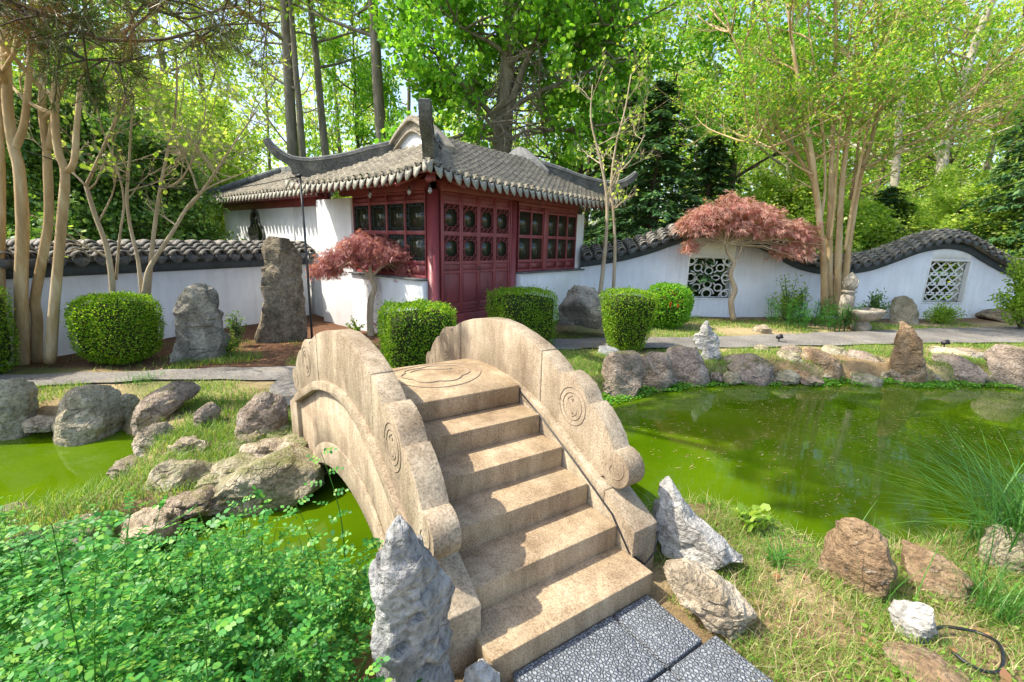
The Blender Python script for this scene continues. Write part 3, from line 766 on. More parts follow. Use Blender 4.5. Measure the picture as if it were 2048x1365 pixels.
# ------------------------------------------------------------------ garden walls
def cap_units(b, dr, xs_, ztop, T, ov=.24, hw=.15, r_=.112, layers=4, rise=.36, pitch=.27):
    """barrel tile rows laid across the wall: xs_ positions, ztop(x) top of the band"""
    for x in xs_:
        z0 = ztop(x); sl_ = (ztop(x+.05)-ztop(x-.05))/.1
        for side in (-1, 1):
            for k in range(layers):
                u0, u1 = k/layers, (k+1)/layers
                ya = -ov*(1-u0)+hw*u0-.05; yb = -ov*(1-u1)+hw*u1+.02
                if side > 0: ya, yb = 2*hw-ya, 2*hw-yb
                za = z0+.065+rise*.62*u0+.028; zb = z0+.065+rise*.62*u1-.012
                rk = r_*(1-.02*k)*rnd.uniform(.96, 1.03); n = 10
                V = []
                for (yy, zz) in ((ya, za), (yb, zb)):
                    for q in np.linspace(0, math.pi, n):
                        V.append(T(x+rk*math.cos(q), yy, zz-.03+sl_*rk*math.cos(q)+rk*1.02*math.sin(q)))
                    for q in np.linspace(math.pi, 0, n):
                        V.append(T(x+(rk-.022)*math.cos(q), yy, zz-.03+sl_*rk*math.cos(q)+(rk-.022)*1.02*math.sin(q)))
                m = 2*n
                b.add(V, [tuple(range(m)), tuple(range(2*m-1, m-1, -1))]+[(i, i+m, (i+1) % m+m, (i+1) % m) for i in range(m)])
        pr_ = [(-1, .1), (-.97, -.25), (-.75, -.62), (-.4, -.88), (0, -1), (.4, -.88), (.75, -.62), (.97, -.25), (1, .1)]
        V = []
        for k in (0, 1):
            V += [T(x+p[0]*.108, -ov-.03+.016*k, z0+.055+p[1]*.125+sl_*p[0]*.1) for p in pr_]
        n = len(pr_); dr.add(V, [tuple(range(n)), tuple(range(2*n-1, n-1, -1))]+[(i, i+n, (i+1) % n+n, (i+1) % n) for i in range(n)])
def garden_wall(name, loc, rz, label, s0, s1, ztop, holes, pitch):
    w = empty(name, loc, label, 'wall', None, rz); T = lambda x, y, z: (x, y, z)
    S = np.unique(np.concatenate([np.arange(s0, s1, .12), [s1]]+[[h[0], h[1]] for h in holes]))
    b = MB(); d = MB(); t_ = MB()
    bb = lambda s: ztop(s)-.22
    for a, c in zip(S[:-1], S[1:]):
        h = [h for h in holes if h[0] <= (a+c)/2 <= h[1]]
        segs = [(-.4, None)] if not h else [(-.4, h[0][2]), (h[0][3], None)]
        for z0, z1 in segs:
            za, zc = (z1, z1) if z1 is not None else (bb(a)+.1, bb(c)+.1)
            V = [(a, 0, z0), (c, 0, z0), (c, 0, zc), (a, 0, za), (a, .3, z0), (c, .3, z0), (c, .3, zc), (a, .3, za)]
            fs = [(0, 1, 2, 3), (7, 6, 5, 4), (3, 2, 6, 7)]
            if z1 is None and z0 > 0: fs.append((0, 4, 5, 1))
            b.add(V, fs)
        V = [(a, -.03, bb(a)), (c, -.03, bb(c)), (c, -.03, ztop(c)), (a, -.03, ztop(a)), (a, .33, bb(a)), (c, .33, bb(c)), (c, .33, ztop(c)), (a, .33, ztop(a))]
        d.add(V, [(0, 1, 2, 3), (7, 6, 5, 4), (3, 2, 6, 7), (0, 4, 5, 1)])
        V = [(a, -.21, ztop(a)-.0), (c, -.21, ztop(c)), (c, .15, ztop(c)+.20), (a, .15, ztop(a)+.20), (a, .51, ztop(a)), (c, .51, ztop(c))]
        t_.add(V, [(0, 1, 2, 3), (3, 2, 5, 4), (0, 4, 5, 1)])
    for h in holes:                             # the reveals
        b.add([(h[0], 0, h[2]), (h[0], .3, h[2]), (h[0], .3, h[3]), (h[0], 0, h[3])], [(0, 1, 2, 3)]); b.add([(h[1], 0, h[2]), (h[1], .3, h[2]), (h[1], .3, h[3]), (h[1], 0, h[3])], [(3, 2, 1, 0)])
        b.add([(h[0], 0, h[2]), (h[1], 0, h[2]), (h[1], .3, h[2]), (h[0], .3, h[2])], [(0, 1, 2, 3)])
    b.build('plaster', M_WHITE, w, fix=False); d.build('slate_band', M_BAND, w, fix=False)
    dr = MB(); xs_ = np.arange(s0+.1, s1, pitch)
    cap_units(t_, dr, xs_, ztop, T)
    t_.build('tile_cap', M_TILEW, w, fix=False); dr.build('drip_tile', M_DRIPD, w, fix=False)
    return w
SZ = [(-2.5, 1.27), (-1.95, 1.29), (-.95, 1.45), (-.15, 1.67), (.51, 1.92), (1.18, 2.13), (1.88, 2.18), (2.61, 2.0), (3.39, 1.65), (4.03, 1.35), (4.8, 1.2), (5.56, 1.21), (6.3, 1.32), (7.02, 1.58), (7.73, 1.87), (8.49, 2.0), (9.14, 1.93), (9.88, 1.59), (10.62, 1.29), (11.29, 1.18), (12.5, 1.15), (16, 1.15)]
_sx = np.linspace(-2.5, 16, 400); _sz = np.interp(_sx, [p[0] for p in SZ], [p[1] for p in SZ]); _sz = np.convolve(np.pad(_sz, 6, mode='edge'), np.ones(13)/13, 'valid')
zw = lambda x: float(np.interp(x-2.1, _sx, _sz))+.22
H1 = (.97+2.1, 2.24+2.1, .52, 1.60); H2 = (8.15+2.1, 9.4+2.1, .47, 1.64)
wall_r = garden_wall('garden_wall', (1.65, 11.94, 0), R(6.19), 'white wavy topped garden wall with two lattice windows behind the pond', .1, 15, zw, [H1, H2], .29)
def lat_bar(b, P, r_=.021): b.tube([(p[0], .12, p[1]) for p in P], r_, 6, cap=True)
def window_lattice(h, style):
    x0, x1, z0, z1 = h; cx, cz_ = (x0+x1)/2, (z0+z1)/2; w, hh = (x1-x0)/2, (z1-z0)/2
    fr = MB()
    for a, c in (((x0-.05, -.012, z0-.05), (x1+.05, .03, z0-.001)), ((x0-.05, -.012, z1+.001), (x1+.05, .03, z1+.05)), ((x0-.05, -.012, z0), (x0-.001, .03, z1)), ((x1+.001, -.012, z0), (x1+.05, .03, z1))): fr.box(a, c)
    f = fr.build('lattice_window', M_WHITE, wall_r, bevel=.004)
    b = MB(); ci = lambda u, v, ru, rv, a0=0, a1=360, n=25: [(cx+w*(u+ru*math.cos(R(q))), cz_+hh*(v+rv*math.sin(R(q)))) for q in np.linspace(a0, a1, n)]
    lat_bar(b, [(x0+.01, z0+.01), (x1-.01, z0+.01), (x1-.01, z1-.01), (x0+.01, z1-.01), (x0+.01, z0+.01)])
    if style == 0:
        lat_bar(b, ci(0, 0, .17, .17))
        for a in (0, 90, 180, 270):
            u, v = math.cos(R(a)), math.sin(R(a))
            lat_bar(b, ci(u*.34, v*.34, .17 if u else .12, .17 if v else .12))
            lat_bar(b, ci(u*.86, v*.86, .33 if v else .22, .33 if u else .22, a+95, a+265))
            lat_bar(b, ci(u*.80, v*.80, .20 if u else .13, .20 if v else .13))
        for a in (45, 135, 225, 315):
            u, v = math.cos(R(a))*1.414, math.sin(R(a))*1.414
            lat_bar(b, ci(u*.5, v*.5, .17, .17)); lat_bar(b, ci(u*.98, v*.98, .40, .40, a+118, a+242))
            lat_bar(b, ci(u*.82, v*.82, .15, .15)); lat_bar(b, [(cx+w*u*.24, cz_+hh*v*.24), (cx+w*u*.40, cz_+hh*v*.40)])
            lat_bar(b, [(cx+w*u*.62, cz_+hh*v*.62), (cx+w*u*.72, cz_+hh*v*.72)])
    else:
        for k in range(-4, 5):
            for sg in (-1, 1):
                P = [(cx+w*u, cz_+hh*v) for u in np.linspace(-.97, .97, 40) for v in [sg*u*.95+k*.48] if abs(v) < .97]
                if len(P) > 2: lat_bar(b, P, .022)
        for i in range(-2, 3):
            for j in range(-2, 3):
                u, v = i*.505, j*.48
                if abs(u) < .8 and abs(v) < .85: lat_bar(b, ci(u, v-.05, .17, .13, 180, 360, 10), .024)
        lat_bar(b, ci(0, 0, .13, .12), .024)
    b.build('lattice', M_WHITE, f, True)
window_lattice(H1, 0); window_lattice(H2, 1)
garden_wall('garden_wall', (-7.1, 6.77, 0), R(65.85), 'straight white garden wall with grey tile cap behind the round hedge', -6, 4.9, lambda x: 1.43+.006*x, [], .275)
# ------------------------------------------------------------------ rocks
M_RK = {
 'grey': m_stone('limestone_grey', (.15, .152, .152), (.33, .33, .32), (.58, .575, .55), 3.4, 40, bump=.9, bdist=.04, cracks=4.5),
 'pale': m_stone('limestone_pale', (.24, .225, .205), (.46, .44, .40), (.60, .58, .54), 2.6, 30, bump=.8, bdist=.035, cracks=5),
 'buff': m_stone('sandstone_buff', (.26, .19, .11), (.50, .41, .29), (.66, .60, .50), 2.2, 35, bump=.9, bdist=.04, strata=1.2, cracks=4),
 'brown': m_stone('sandstone_brown', (.17, .105, .06), (.33, .225, .13), (.50, .40, .28), 2.6, 35, bump=1.0, bdist=.04, cracks=5),
 'mauve': m_stone('fieldstone_mauve', (.16, .12, .09), (.33, .26, .20), (.52, .43, .34), 2.4, 35, moss=(.18, .165, .06), bump=.9, bdist=.04, cracks=4.2),
 'tan': m_stone('fieldstone_tan', (.20, .17, .105), (.41, .355, .24), (.58, .52, .40), 2.4, 35, moss=(.17, .18, .055), bump=.9, bdist=.04, cracks=3.8),
 'streaked': m_stone('streaked_stone', (.15, .135, .11), (.37, .335, .265), (.55, .49, .38), 1.8, 30, bump=.9, bdist=.05, strata=.9, cracks=2.6),
 'mottled': m_stone('mottled_stone', (.11, .09, .06), (.33, .265, .18), (.52, .43, .30), 2.6, 22, bump=1.0, bdist=.05, cracks=2.8),
}
def rock(rows, base, label, mat, depth=.8, seed=0, group=None, z0=0.0, rough=.10, Y=None, n=34, m=44, sharp=1.0, name='rock', pits=(), facets=16, strat=.6):
    """rows: surveyed outline (y, x_left, x_right) from top to bottom; base: pixel where it meets the ground"""
    B_ = gp(base[0], base[1], z0) if Y is None else at(base[0], base[1], Y)
    hv = norm(np.array([B_[0], B_[1], 0.])); rt_ = np.array([hv[1], -hv[0], 0.])
    def loc(x, y):
        d = ray(x, y); p = EYE+d*(((B_-EYE)@hv)/(d@hv)); return (p-B_)@rt_, p[2]
    H = []; Lx = []; Rx = []
    for y, xl, xr in rows:
        a = loc(xl, y); c = loc(xr, y); H.append((a[1]+c[1])/2); Lx.append(a[0]); Rx.append(c[0])
    H, Lx, Rx = map(np.array, (H, Lx, Rx)); o = np.argsort(H); H, Lx, Rx = H[o], Lx[o], Rx[o]
    zb = min(H[0], B_[2])-.10; ztp = H[-1]
    H = np.concatenate([[zb], H]); Lx = np.concatenate([[Lx[0]], Lx]); Rx = np.concatenate([[Rx[0]], Rx])
    wmax = (Rx-Lx).max(); hgt = ztp-B_[2]
    zz = zb+(ztp-zb)*(1-(1-np.linspace(0, 1, n))**1.35)
    V = []; off = Vector((seed*7.13, seed*3.7, seed*1.9)); sc_ = max(wmax, hgt)
    for i, z in enumerate(zz):
        l, r__ = np.interp(z, H, Lx), np.interp(z, H, Rx); hw = max((r__-l)/2, .004); cx = (l+r__)/2
        fr = (z-zb)/(ztp-zb)
        dp = min(wmax*.5*depth, hw*depth*1.25+wmax*.10)*(1-.35*fr**3)*(1 if i < n-1 else .35)
        for q in np.arange(m)*2*math.pi/m:
            c_, s_ = math.cos(q), math.sin(q); e = .78
            V.append([cx+hw*math.copysign(abs(c_)**e, c_), dp*math.copysign(abs(s_)**e, s_), z])
    V.append([(Lx[-1]+Rx[-1])/2, 0, ztp+.012])
    V = np.array(V); gg = np.random.default_rng(seed*17+3)
    size = np.array([wmax*.5, wmax*.5*depth, max(hgt, .05)*.6]); ctr = np.array([(Lx.min()+Rx.max())/2, 0, B_[2]+hgt*.42])
    # broken faces: cut the body with random planes so that it keeps flat facets and hard arrises
    for k in range(facets):
        a_ = gg.uniform(0, 6.283); nd = np.array([math.cos(a_)*.55, math.sin(a_), gg.uniform(-.25, .85)]); nd /= np.linalg.norm(nd)
        nn_ = norm(nd/size*size.mean()); dt = (V-ctr)@nn_; lim_ = np.quantile(dt, gg.uniform(.80, .95)); ex = np.clip(dt-lim_, 0, None); V = V-nn_[None, :]*(ex*.88)[:, None]
    # hold the surveyed width of each course while the faces stay cut
    for i in range(n):
        k = slice(i*m, (i+1)*m); l, r__ = np.interp(zz[i], H, Lx), np.interp(zz[i], H, Rx); x = V[k, 0]; w0 = np.ptp(x)
        if w0 > 1e-4: V[k, 0] = (x-(x.min()+x.max())/2)*(1+.92*((r__-l)/w0-1))+(x.min()+x.max())/2*.08+(l+r__)/2*.92
    V[:, 2] = zb+(V[:, 2]-zb)*(ztp-zb)/max(V[:, 2].max()-zb, 1e-3)
    out = []
    for p in V:
        q = Vector(p)/sc_*2.6+off
        r1 = mn.ridged_multi_fractal(q*.9, .9, 2.1, 5, 1.0, 2.0, noise_basis='PERLIN_ORIGINAL')-1.0
        v2 = mn.noise_vector(q*.8+Vector((9, 2, 4))); v3 = mn.noise_vector(q*3.3); v4 = mn.noise_vector(q*7.7)
        dv = Vector((p[0]-ctr[0], p[1], (p[2]-ctr[2])*.5)); dv.normalize(); w = rough*sc_
        cell = (mn.cell(q*Vector((1.2, 1.2, 2.6)) if False else Vector((q.x*1.3, q.y*1.3, q.z*2.4)))-.0)*.35*strat
        out.append(p+np.array(dv*(-r1*.55*w*sharp+cell*w))+np.array([v2.x, v2.y, v2.z*.5])*w*.55+np.array(v3)*w*.28+np.array(v4)*w*.16)
    V = np.array(out)
    # keep the surveyed silhouette centred after displacement
    for (u, z, rr, dp) in pits:
        dd = np.hypot(V[:, 0]-u, V[:, 2]-z); k = (V[:, 1] < 0)*np.exp(-(dd/rr)**2); V[:, 1] += k*dp
    Wd = B_*np.array([1, 1, 0])+V[:, :1]*rt_+V[:, 1:2]*hv+np.array([0, 0, 1.])*V[:, 2:3]
    Wd[:, :2] -= B_[:2]
    Fs = [(i*m+j, i*m+(j+1) % m, (i+1)*m+(j+1) % m, (i+1)*m+j) for i in range(n-1) for j in range(m)]+[tuple(range(m))[::-1]]+[((n-1)*m+j, (n-1)*m+(j+1) % m, n*m) for j in range(m)]
    me = mesh_np(name, Wd, polys=Fs); ob = link(name, me, M_RK[mat], None, False)
    bm = bmesh.new(); bm.from_mesh(me); bmesh.ops.recalc_face_normals(bm, faces=bm.faces); bm.to_mesh(me); bm.free()
    me.polygons.foreach_set('use_smooth', np.ones(len(me.polygons), bool))
    try: me.set_sharp_from_angle(angle=R(24))
    except Exception: pass
    ob.location = (B_[0], B_[1], 0)
    return tag(ob, label, 'rock', group)
def lump(x, y, z, w, d, h, label, mat, seed, group=None, rz=0, name='rock'):
    bm = bmesh.new(); bmesh.ops.create_icosphere(bm, subdivisions=4, radius=1)
    off = Vector((seed*5.1, seed*2.3, 0))
    for v in bm.verts:
        p = v.co.copy(); q = p*1.5+off
        f = 1+.34*mn.fractal(q, .8, 2.1, 4)+.16*(abs(mn.noise(q*1.7))-.3)
        v.co = Vector((p.x*f*w/2, p.y*f*d/2, max(-.6, p.z*f)*h/2))
    me = bpy.data.meshes.new(name); bm.to_mesh(me); bm.free()
    o = link(name, me, M_RK[mat], None, True); o.location = (x, y, z+h*.28); o.rotation_euler = (0, 0, rz)
    try: me.set_sharp_from_angle(angle=R(40))
    except Exception: pass
    return tag(o, label, 'rock', group)
# near stones
rock([(1042, 788, 800), (1062, 770, 815), (1100, 752, 842), (1140, 746, 868), (1180, 744, 905), (1215, 743, 925), (1250, 741, 917), (1320, 740, 906), (1400, 738, 912), (1450, 736, 915)], (826, 1440), 'tall pitted grey limestone leaning against the foot of the bridge', 'grey', .75, 3, n=84, m=90, rough=.058, facets=10, sharp=1.2, pits=((.03, .56, .022, .06), (-.035, .44, .025, .06), (.05, .27, .045, .09), (.07, .40, .02, .04)))
rock([(957, 1328, 1340), (985, 1318, 1362), (1020, 1310, 1385), (1035, 1309, 1425), (1060, 1308, 1465), (1085, 1312, 1503), (1105, 1325, 1440), (1118, 1350, 1420)], (1395, 1112), 'pale whitish rock with a pointed peak beside the bridge steps', 'pale', .8, 5, n=54, m=64, rough=.07)
rock([(1122, 1335, 1440), (1150, 1325, 1500), (1185, 1330, 1518), (1215, 1365, 1515), (1240, 1405, 1510), (1258, 1450, 1500)], (1420, 1235), 'cream and ochre boulder lying right of the bottom step', 'buff', .9, 8, n=54, m=64, rough=.08)
rock([(1040, 1708, 1748), (1060, 1672, 1785), (1100, 1650, 1797), (1140, 1632, 1795), (1168, 1622, 1742)], (1712, 1168), 'rounded orange brown boulder at the near pond edge', 'brown', .85, 12, n=54, m=64, rough=.07)
rock([(1100, 1800, 1925), (1125, 1795, 1955), (1165, 1795, 1962)], (1880, 1170), 'low flat brown rock right of the orange brown boulder', 'brown', .9, 14, rough=.06)
rock([(1055, 1975, 2060), (1085, 1960, 2080), (1130, 1950, 2090)], (2020, 1135), 'tan rock under the grass tuft at the right edge', 'tan', .9, 15, rough=.07)
rock([(1198, 1785, 1870), (1225, 1772, 1882), (1255, 1778, 1878), (1280, 1790, 1862)], (1828, 1270), 'small whitish stone lying in the dry grass', 'pale', .9, 17, rough=.08)
rock([(1308, 1770, 1900), (1335, 1755, 2000), (1370, 1752, 2040)], (1890, 1372), 'flat red brown rock at the bottom in the dry grass', 'brown', .9, 19, rough=.06)
rock([(1322, 938, 975), (1345, 930, 998), (1380, 926, 1005)], (965, 1385), 'small whitish stone at the left end of the bottom step', 'pale', .9, 21, rough=.08)
# far bank of the pond
bank = 'edging rocks along the far bank of the pond'
for rows, base, lb, mt, sd_ in [
 ([(700, 1222, 1282), (715, 1208, 1288), (735, 1202, 1290), (765, 1200, 1284), (785, 1205, 1270)], (1245, 782), 'large dark mauve rock below the third square hedge, nearest the bridge', 'mauve', 31),
 ([(704, 1282, 1335), (725, 1275, 1344), (755, 1277, 1346), (768, 1282, 1340)], (1311, 768), 'rounded mauve rock second along the far bank from the bridge', 'mauve', 32),
 ([(694, 1332, 1396), (712, 1328, 1408), (735, 1336, 1418), (757, 1345, 1420)], (1380, 757), 'dark mauve rock with an ochre patch left of the white scholar stone', 'mauve', 33),
 ([(707, 1455, 1552), (720, 1438, 1553), (738, 1430, 1548), (752, 1440, 1545)], (1492, 752), 'long brown flat topped rock right of the white scholar stone', 'mauve', 34),
 ([(700, 1555, 1602), (718, 1550, 1612), (742, 1553, 1602)], (1578, 745), 'small block shaped tan rock between the long flat topped rock and a boulder', 'tan', 35),
 ([(700, 1605, 1680), (720, 1598, 1687), (738, 1602, 1690), (748, 1610, 1680)], (1645, 749), 'rounded pinkish tan boulder with a sloping front on the far bank', 'brown', 36),
 ([(703, 1695, 1770), (718, 1690, 1780), (740, 1692, 1782)], (1736, 742), 'square pinkish rock just left of the standing stone', 'mauve', 37),
 ([(708, 1862, 1935), (722, 1862, 1972), (740, 1872, 1982), (755, 1892, 1975)], (1922, 756), 'broad mauve brown rock just right of the standing stone', 'mauve', 38),
 ([(690, 1968, 2060), (720, 1966, 2080), (762, 1980, 2080)], (2018, 764), 'big pinkish rock at the right end of the far bank', 'mauve', 39),
 ([(737, 1555, 1590), (750, 1548, 1606), (758, 1550, 1600)], (1577, 759), 'small pale flat stone at the waterline below the block shaped rock', 'tan', 40),
 ([(733, 1782, 1822), (748, 1774, 1838), (757, 1778, 1832)], (1806, 758), 'small pinkish wedge stone at the waterline under the standing stone', 'mauve', 41),
 ([(745, 1700, 1755), (756, 1690, 1768)], (1728, 760), 'thin pale stone at the waterline under the square pinkish rock', 'tan', 42)]:
    rock(rows, base, lb, mt, .95, sd_, bank, rough=.06, z0=-.24, n=28, m=38)
for rows, base, lb, mt, sd_ in [
 ([(689, 1512, 1535), (697, 1508, 1542)], (1525, 700), 'small tan stone on the grass above the long flat topped rock', 'tan', 51),
 ([(690, 1570, 1598), (698, 1562, 1604)], (1583, 702), 'small pinkish stone on the grass above the block shaped rock', 'mauve', 52),
 ([(690, 1650, 1690), (700, 1642, 1696)], (1668, 704), 'flat pale stone on the grass above the sloping boulder', 'tan', 53),
 ([(694, 1868, 1955), (704, 1855, 1968)], (1912, 708), 'flat straw coloured slab behind the broad mauve brown rock', 'buff', 54),
 ([(650, 1514, 1536), (658, 1506, 1544)], (1525, 664), 'small sandy stone between the path and the wavy wall', 'buff', 55),
 ([(692, 1200, 1232), (702, 1196, 1240)], (1218, 706), 'flat grey slate slab under the third square hedge', 'grey', 56)]:
    rock(rows, base, lb, mt, .9, sd_, bank if sd_ < 55 else None, rough=.07, n=12, m=20)
rock([(641, 1408, 1416), (652, 1402, 1421), (662, 1396, 1424), (672, 1388, 1440), (684, 1384, 1443), (695, 1394, 1442), (706, 1402, 1440), (716, 1398, 1438)], (1418, 716), 'small white holed scholar stone standing above the far bank', 'pale', .6, 61, n=50, m=50, rough=.10)
rock([(641, 1800, 1812), (650, 1797, 1824), (665, 1793, 1842), (690, 1786, 1850), (715, 1781, 1855), (740, 1779, 1858), (752, 1782, 1856)], (1820, 752), 'tall pointed pinkish stone standing on the far pond bank', 'brown', .7, 62, z0=-.15, n=50, m=50, rough=.07)
# garden stones
rock([(474, 545, 582), (485, 532, 590), (505, 525, 598), (545, 521, 605), (580, 524, 612), (610, 527, 616), (640, 524, 617), (660, 519, 616), (680, 516, 616)], (567, 680), 'tallest mottled brown standing stone beside the thin black post', 'mottled', .75, 71, n=60, m=60, rough=.06)
rock([(564, 388, 408), (574, 368, 428), (590, 358, 438), (620, 350, 441), (630, 349, 452), (660, 342, 455), (690, 338, 459), (714, 337, 456)], (398, 714), 'broad grey stone streaked with dark veins right of the round hedge', 'streaked', .75, 72, n=60, m=60, rough=.07)
rock([(571, 1150, 1195), (582, 1136, 1212), (600, 1128, 1222), (625, 1118, 1224), (645, 1112, 1222)], (1168, 647), 'humped grey stone against the pavilion between two square hedges', 'streaked', .8, 73, rough=.08, Y=9.35)
rock([(592, 1790, 1828), (603, 1781, 1836), (622, 1778, 1839), (642, 1779, 1838)], (1808, 642), 'rounded tan boulder near the foot of the wavy wall right of the basin', 'tan', .8, 74, rough=.06)
rock([(619, 1975, 2035), (628, 1955, 2048), (640, 1938, 2060)], (1998, 641), 'low dark flat rock at the right end of the wavy wall', 'mottled', .9, 75, rough=.06)
# left bank
lb_ = 'rocks around the left pool'
for rows, base, lb, mt, z_, sd_ in [
 ([(755, -30, 66), (775, -40, 76), (820, -40, 78), (862, -40, 74)], (20, 864), 'big grey lichened boulder at the left edge of the left pool', 'tan', -.24, 81),
 ([(770, 142, 222), (785, 122, 236), (810, 112, 250), (840, 104, 256), (863, 100, 250)], (178, 864), 'wide rounded tan boulder at the back of the left pool', 'tan', -.24, 82),
 ([(763, 290, 398), (780, 272, 402), (800, 264, 398), (825, 258, 350), (842, 258, 330)], (325, 842), 'flat topped grey brown rock above the left pool', 'mauve', -.1, 83),
 ([(786, 240, 268), (800, 232, 280), (820, 236, 282)], (257, 822), 'small tan stone wedged between two boulders behind the left pool', 'tan', -.1, 84),
 ([(808, 392, 428), (825, 384, 442), (846, 384, 440)], (412, 848), 'small dark grey rock in the grass behind the flat topped rock', 'mauve', -.02, 85),
 ([(785, 512, 542), (800, 492, 568), (820, 478, 577), (852, 470, 577)], (525, 852), 'dark brown ridged rock just left of the bridge end', 'mauve', 0, 86),
 ([(848, 275, 335), (862, 266, 354), (885, 262, 358), (912, 272, 322)], (308, 908), 'buff angular rock at the right corner of the left pool', 'buff', -.2, 87),
 ([(913, 325, 398), (932, 290, 425), (955, 272, 438), (980, 266, 436), (996, 268, 420)], (345, 992), 'pale domed rock at the tip of the grassy spit', 'tan', -.22, 88),
 ([(900, 500, 585), (925, 460, 630), (950, 428, 648), (975, 400, 645), (1000, 380, 600)], (505, 985), 'big flat ledge rock beside the bridge arch', 'tan', -.22, 89),
 ([(1034, 160, 222), (1048, 148, 238), (1062, 150, 234)], (192, 1064), 'small pinkish stone at the near edge of the left pool', 'mauve', -.2, 90),
 ([(1072, -20, 70), (1095, -30, 96), (1120, -30, 100)], (30, 1122), 'pinkish tan stone at the left edge of the near shore', 'mauve', -.1, 91),
 ([(1098, 70, 130), (1115, 50, 150), (1135, 48, 150)], (100, 1138), 'buff flat stone half hidden by the green shrub', 'buff', -.05, 92),
 ([(955, 440, 470), (975, 405, 480)], (440, 980), 'small brown stone in front of the flat ledge rock', 'brown', -.2, 93)]:
    rock(rows, base, lb, mt, .95, sd_, lb_, rough=.06, z0=z_, n=34, m=44)

for px, y, w_, d_, h_, lb, mt, k in [(600, 895, .55, .42, .13, 'flat pale ledge stone against the foot of the bridge arch', 'tan', 401), (545, 915, .5, .4, .16, 'flat pale ledge stone second from the bridge arch', 'buff', 402), (470, 948, .6, .42, .13, 'long flat ledge stone between the domed rock and the big ledge rock', 'tan', 403),
                               (560, 872, .42, .3, .12, 'small step like stone bedded in grass above the big ledge rock', 'tan', 404), (505, 885, .3, .24, .12, 'small square stone bedded in grass left of the step like stone', 'mauve', 405), (380, 905, .34, .26, .14, 'small buff stone bedded in grass behind the domed rock', 'buff', 406)]:
    w0 = gp(px, y, -.1); lump(w0[0], w0[1], -.14, w_, d_, h_*1.6, lb, mt, k, lb_, .3)

# ------------------------------------------------------------------ clipped hedges
M_BOX = m_leaf('boxwood_leaf', [(.07, .18, .010), (.12, .28, .014), (.19, .38, .018), (.28, .46, .025), (.40, .54, .05)], .45)
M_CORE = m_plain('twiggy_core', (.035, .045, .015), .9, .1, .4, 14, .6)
def hedge(px, pyb, w, d, h, label, taper=.9, rnd_=.25, n=11000, rz=0.0, Y=None, power=5.0, seed=1, stem=0, name='clipped_hedge', cat='hedge', group='clipped hedges', lm=None, ls=1.0):
    g = np.random.default_rng(seed)
    B_ = gp(px, pyb) if Y is None else at(px, pyb, Y)
    root = empty(name, (B_[0], B_[1], 0), label, cat, group, rz)
    D = rand_dirs(n, g); D[:, 2] = np.where(g.random(n) < .1, np.abs(D[:, 2]), D[:, 2])
    # superellipsoid surface
    a = (np.abs(D)**power).sum(1)**(-1/power); S = D*a[:, None]
    # even out density: resample by area weights
    lum = 1+g.random(n)**14*.10+.09*np.array([mn.noise(Vector((*(s*2.2), ))+Vector((seed*3., 0, 0))) for s in S])
    zt = (S[:, 2]+1)/2; tp = taper+(1-taper)*zt
    P = np.stack([S[:, 0]*w/2*tp*lum, S[:, 1]*d/2*tp*lum, (S[:, 2]*.5+.5)*h*(1+(lum-1)*.5)], 1)
    N = norm(S**3*np.sign(1)+1e-6) if power > 3 else norm(S)
    dep = g.random(n)**1.6*.05; P = P-N*dep[:, None]
    dirs = norm(N*.75+rand_dirs(n, g)*.8+np.array([0, 0, .25])); nn = norm(rand_dirs(n, g)+N*.8)
    P[:, 2] += stem*h
    L = g.uniform(.020, .038, n)*ls
    link('foliage', leaf_mesh('foliage', P, dirs, nn, L, L*.62), lm or M_BOX, root)
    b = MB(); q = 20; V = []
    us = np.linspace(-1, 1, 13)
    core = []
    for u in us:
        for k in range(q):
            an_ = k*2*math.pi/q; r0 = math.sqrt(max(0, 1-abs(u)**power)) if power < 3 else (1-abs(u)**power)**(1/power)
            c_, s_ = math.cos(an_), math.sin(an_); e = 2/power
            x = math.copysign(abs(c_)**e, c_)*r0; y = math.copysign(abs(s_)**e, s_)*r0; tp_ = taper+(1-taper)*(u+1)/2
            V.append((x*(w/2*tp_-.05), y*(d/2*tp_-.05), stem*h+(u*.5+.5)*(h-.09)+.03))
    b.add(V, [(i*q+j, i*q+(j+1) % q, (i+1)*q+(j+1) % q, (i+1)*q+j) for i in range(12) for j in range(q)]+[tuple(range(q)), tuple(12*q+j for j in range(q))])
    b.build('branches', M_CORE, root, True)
    b = MB()
    for k in range(5): b.tube([(g.uniform(-.1, .1)*w, g.uniform(-.1, .1)*d, -.05), (g.uniform(-.25, .25)*w, g.uniform(-.2, .2)*d, h*(.3+stem))], .012, 5)
    b.build('stem', M_CORE, root)
    return root
hedge(838, 765, .90, .8, 1.06, 'square clipped hedge directly behind the bridge in front of the doors, left of the pair', .93, n=15000, rz=.5, power=7, seed=2)
hedge(1042, 692, 1.12, .9, 1.04, 'square clipped hedge right of the pavilion doors, widest of the flat topped ones', .93, n=15000, rz=.55, power=7, seed=3)
hedge(1250, 698, .98, .85, 1.08, 'cup shaped clipped hedge narrowing to its base above the pond rocks', .62, n=13000, rz=.2, power=5.5, seed=4)
hedge(247, 722, 1.0, .92, 1.00, 'rounded barrel shaped hedge against the straight white wall', .88, n=16000, power=3.4, seed=5)
hedge(-52, 718, .75, .7, 1.2, 'clipped hedge cut off by the left edge in front of the pale trunks', .9, n=11000, power=5, seed=6, Y=5.75)

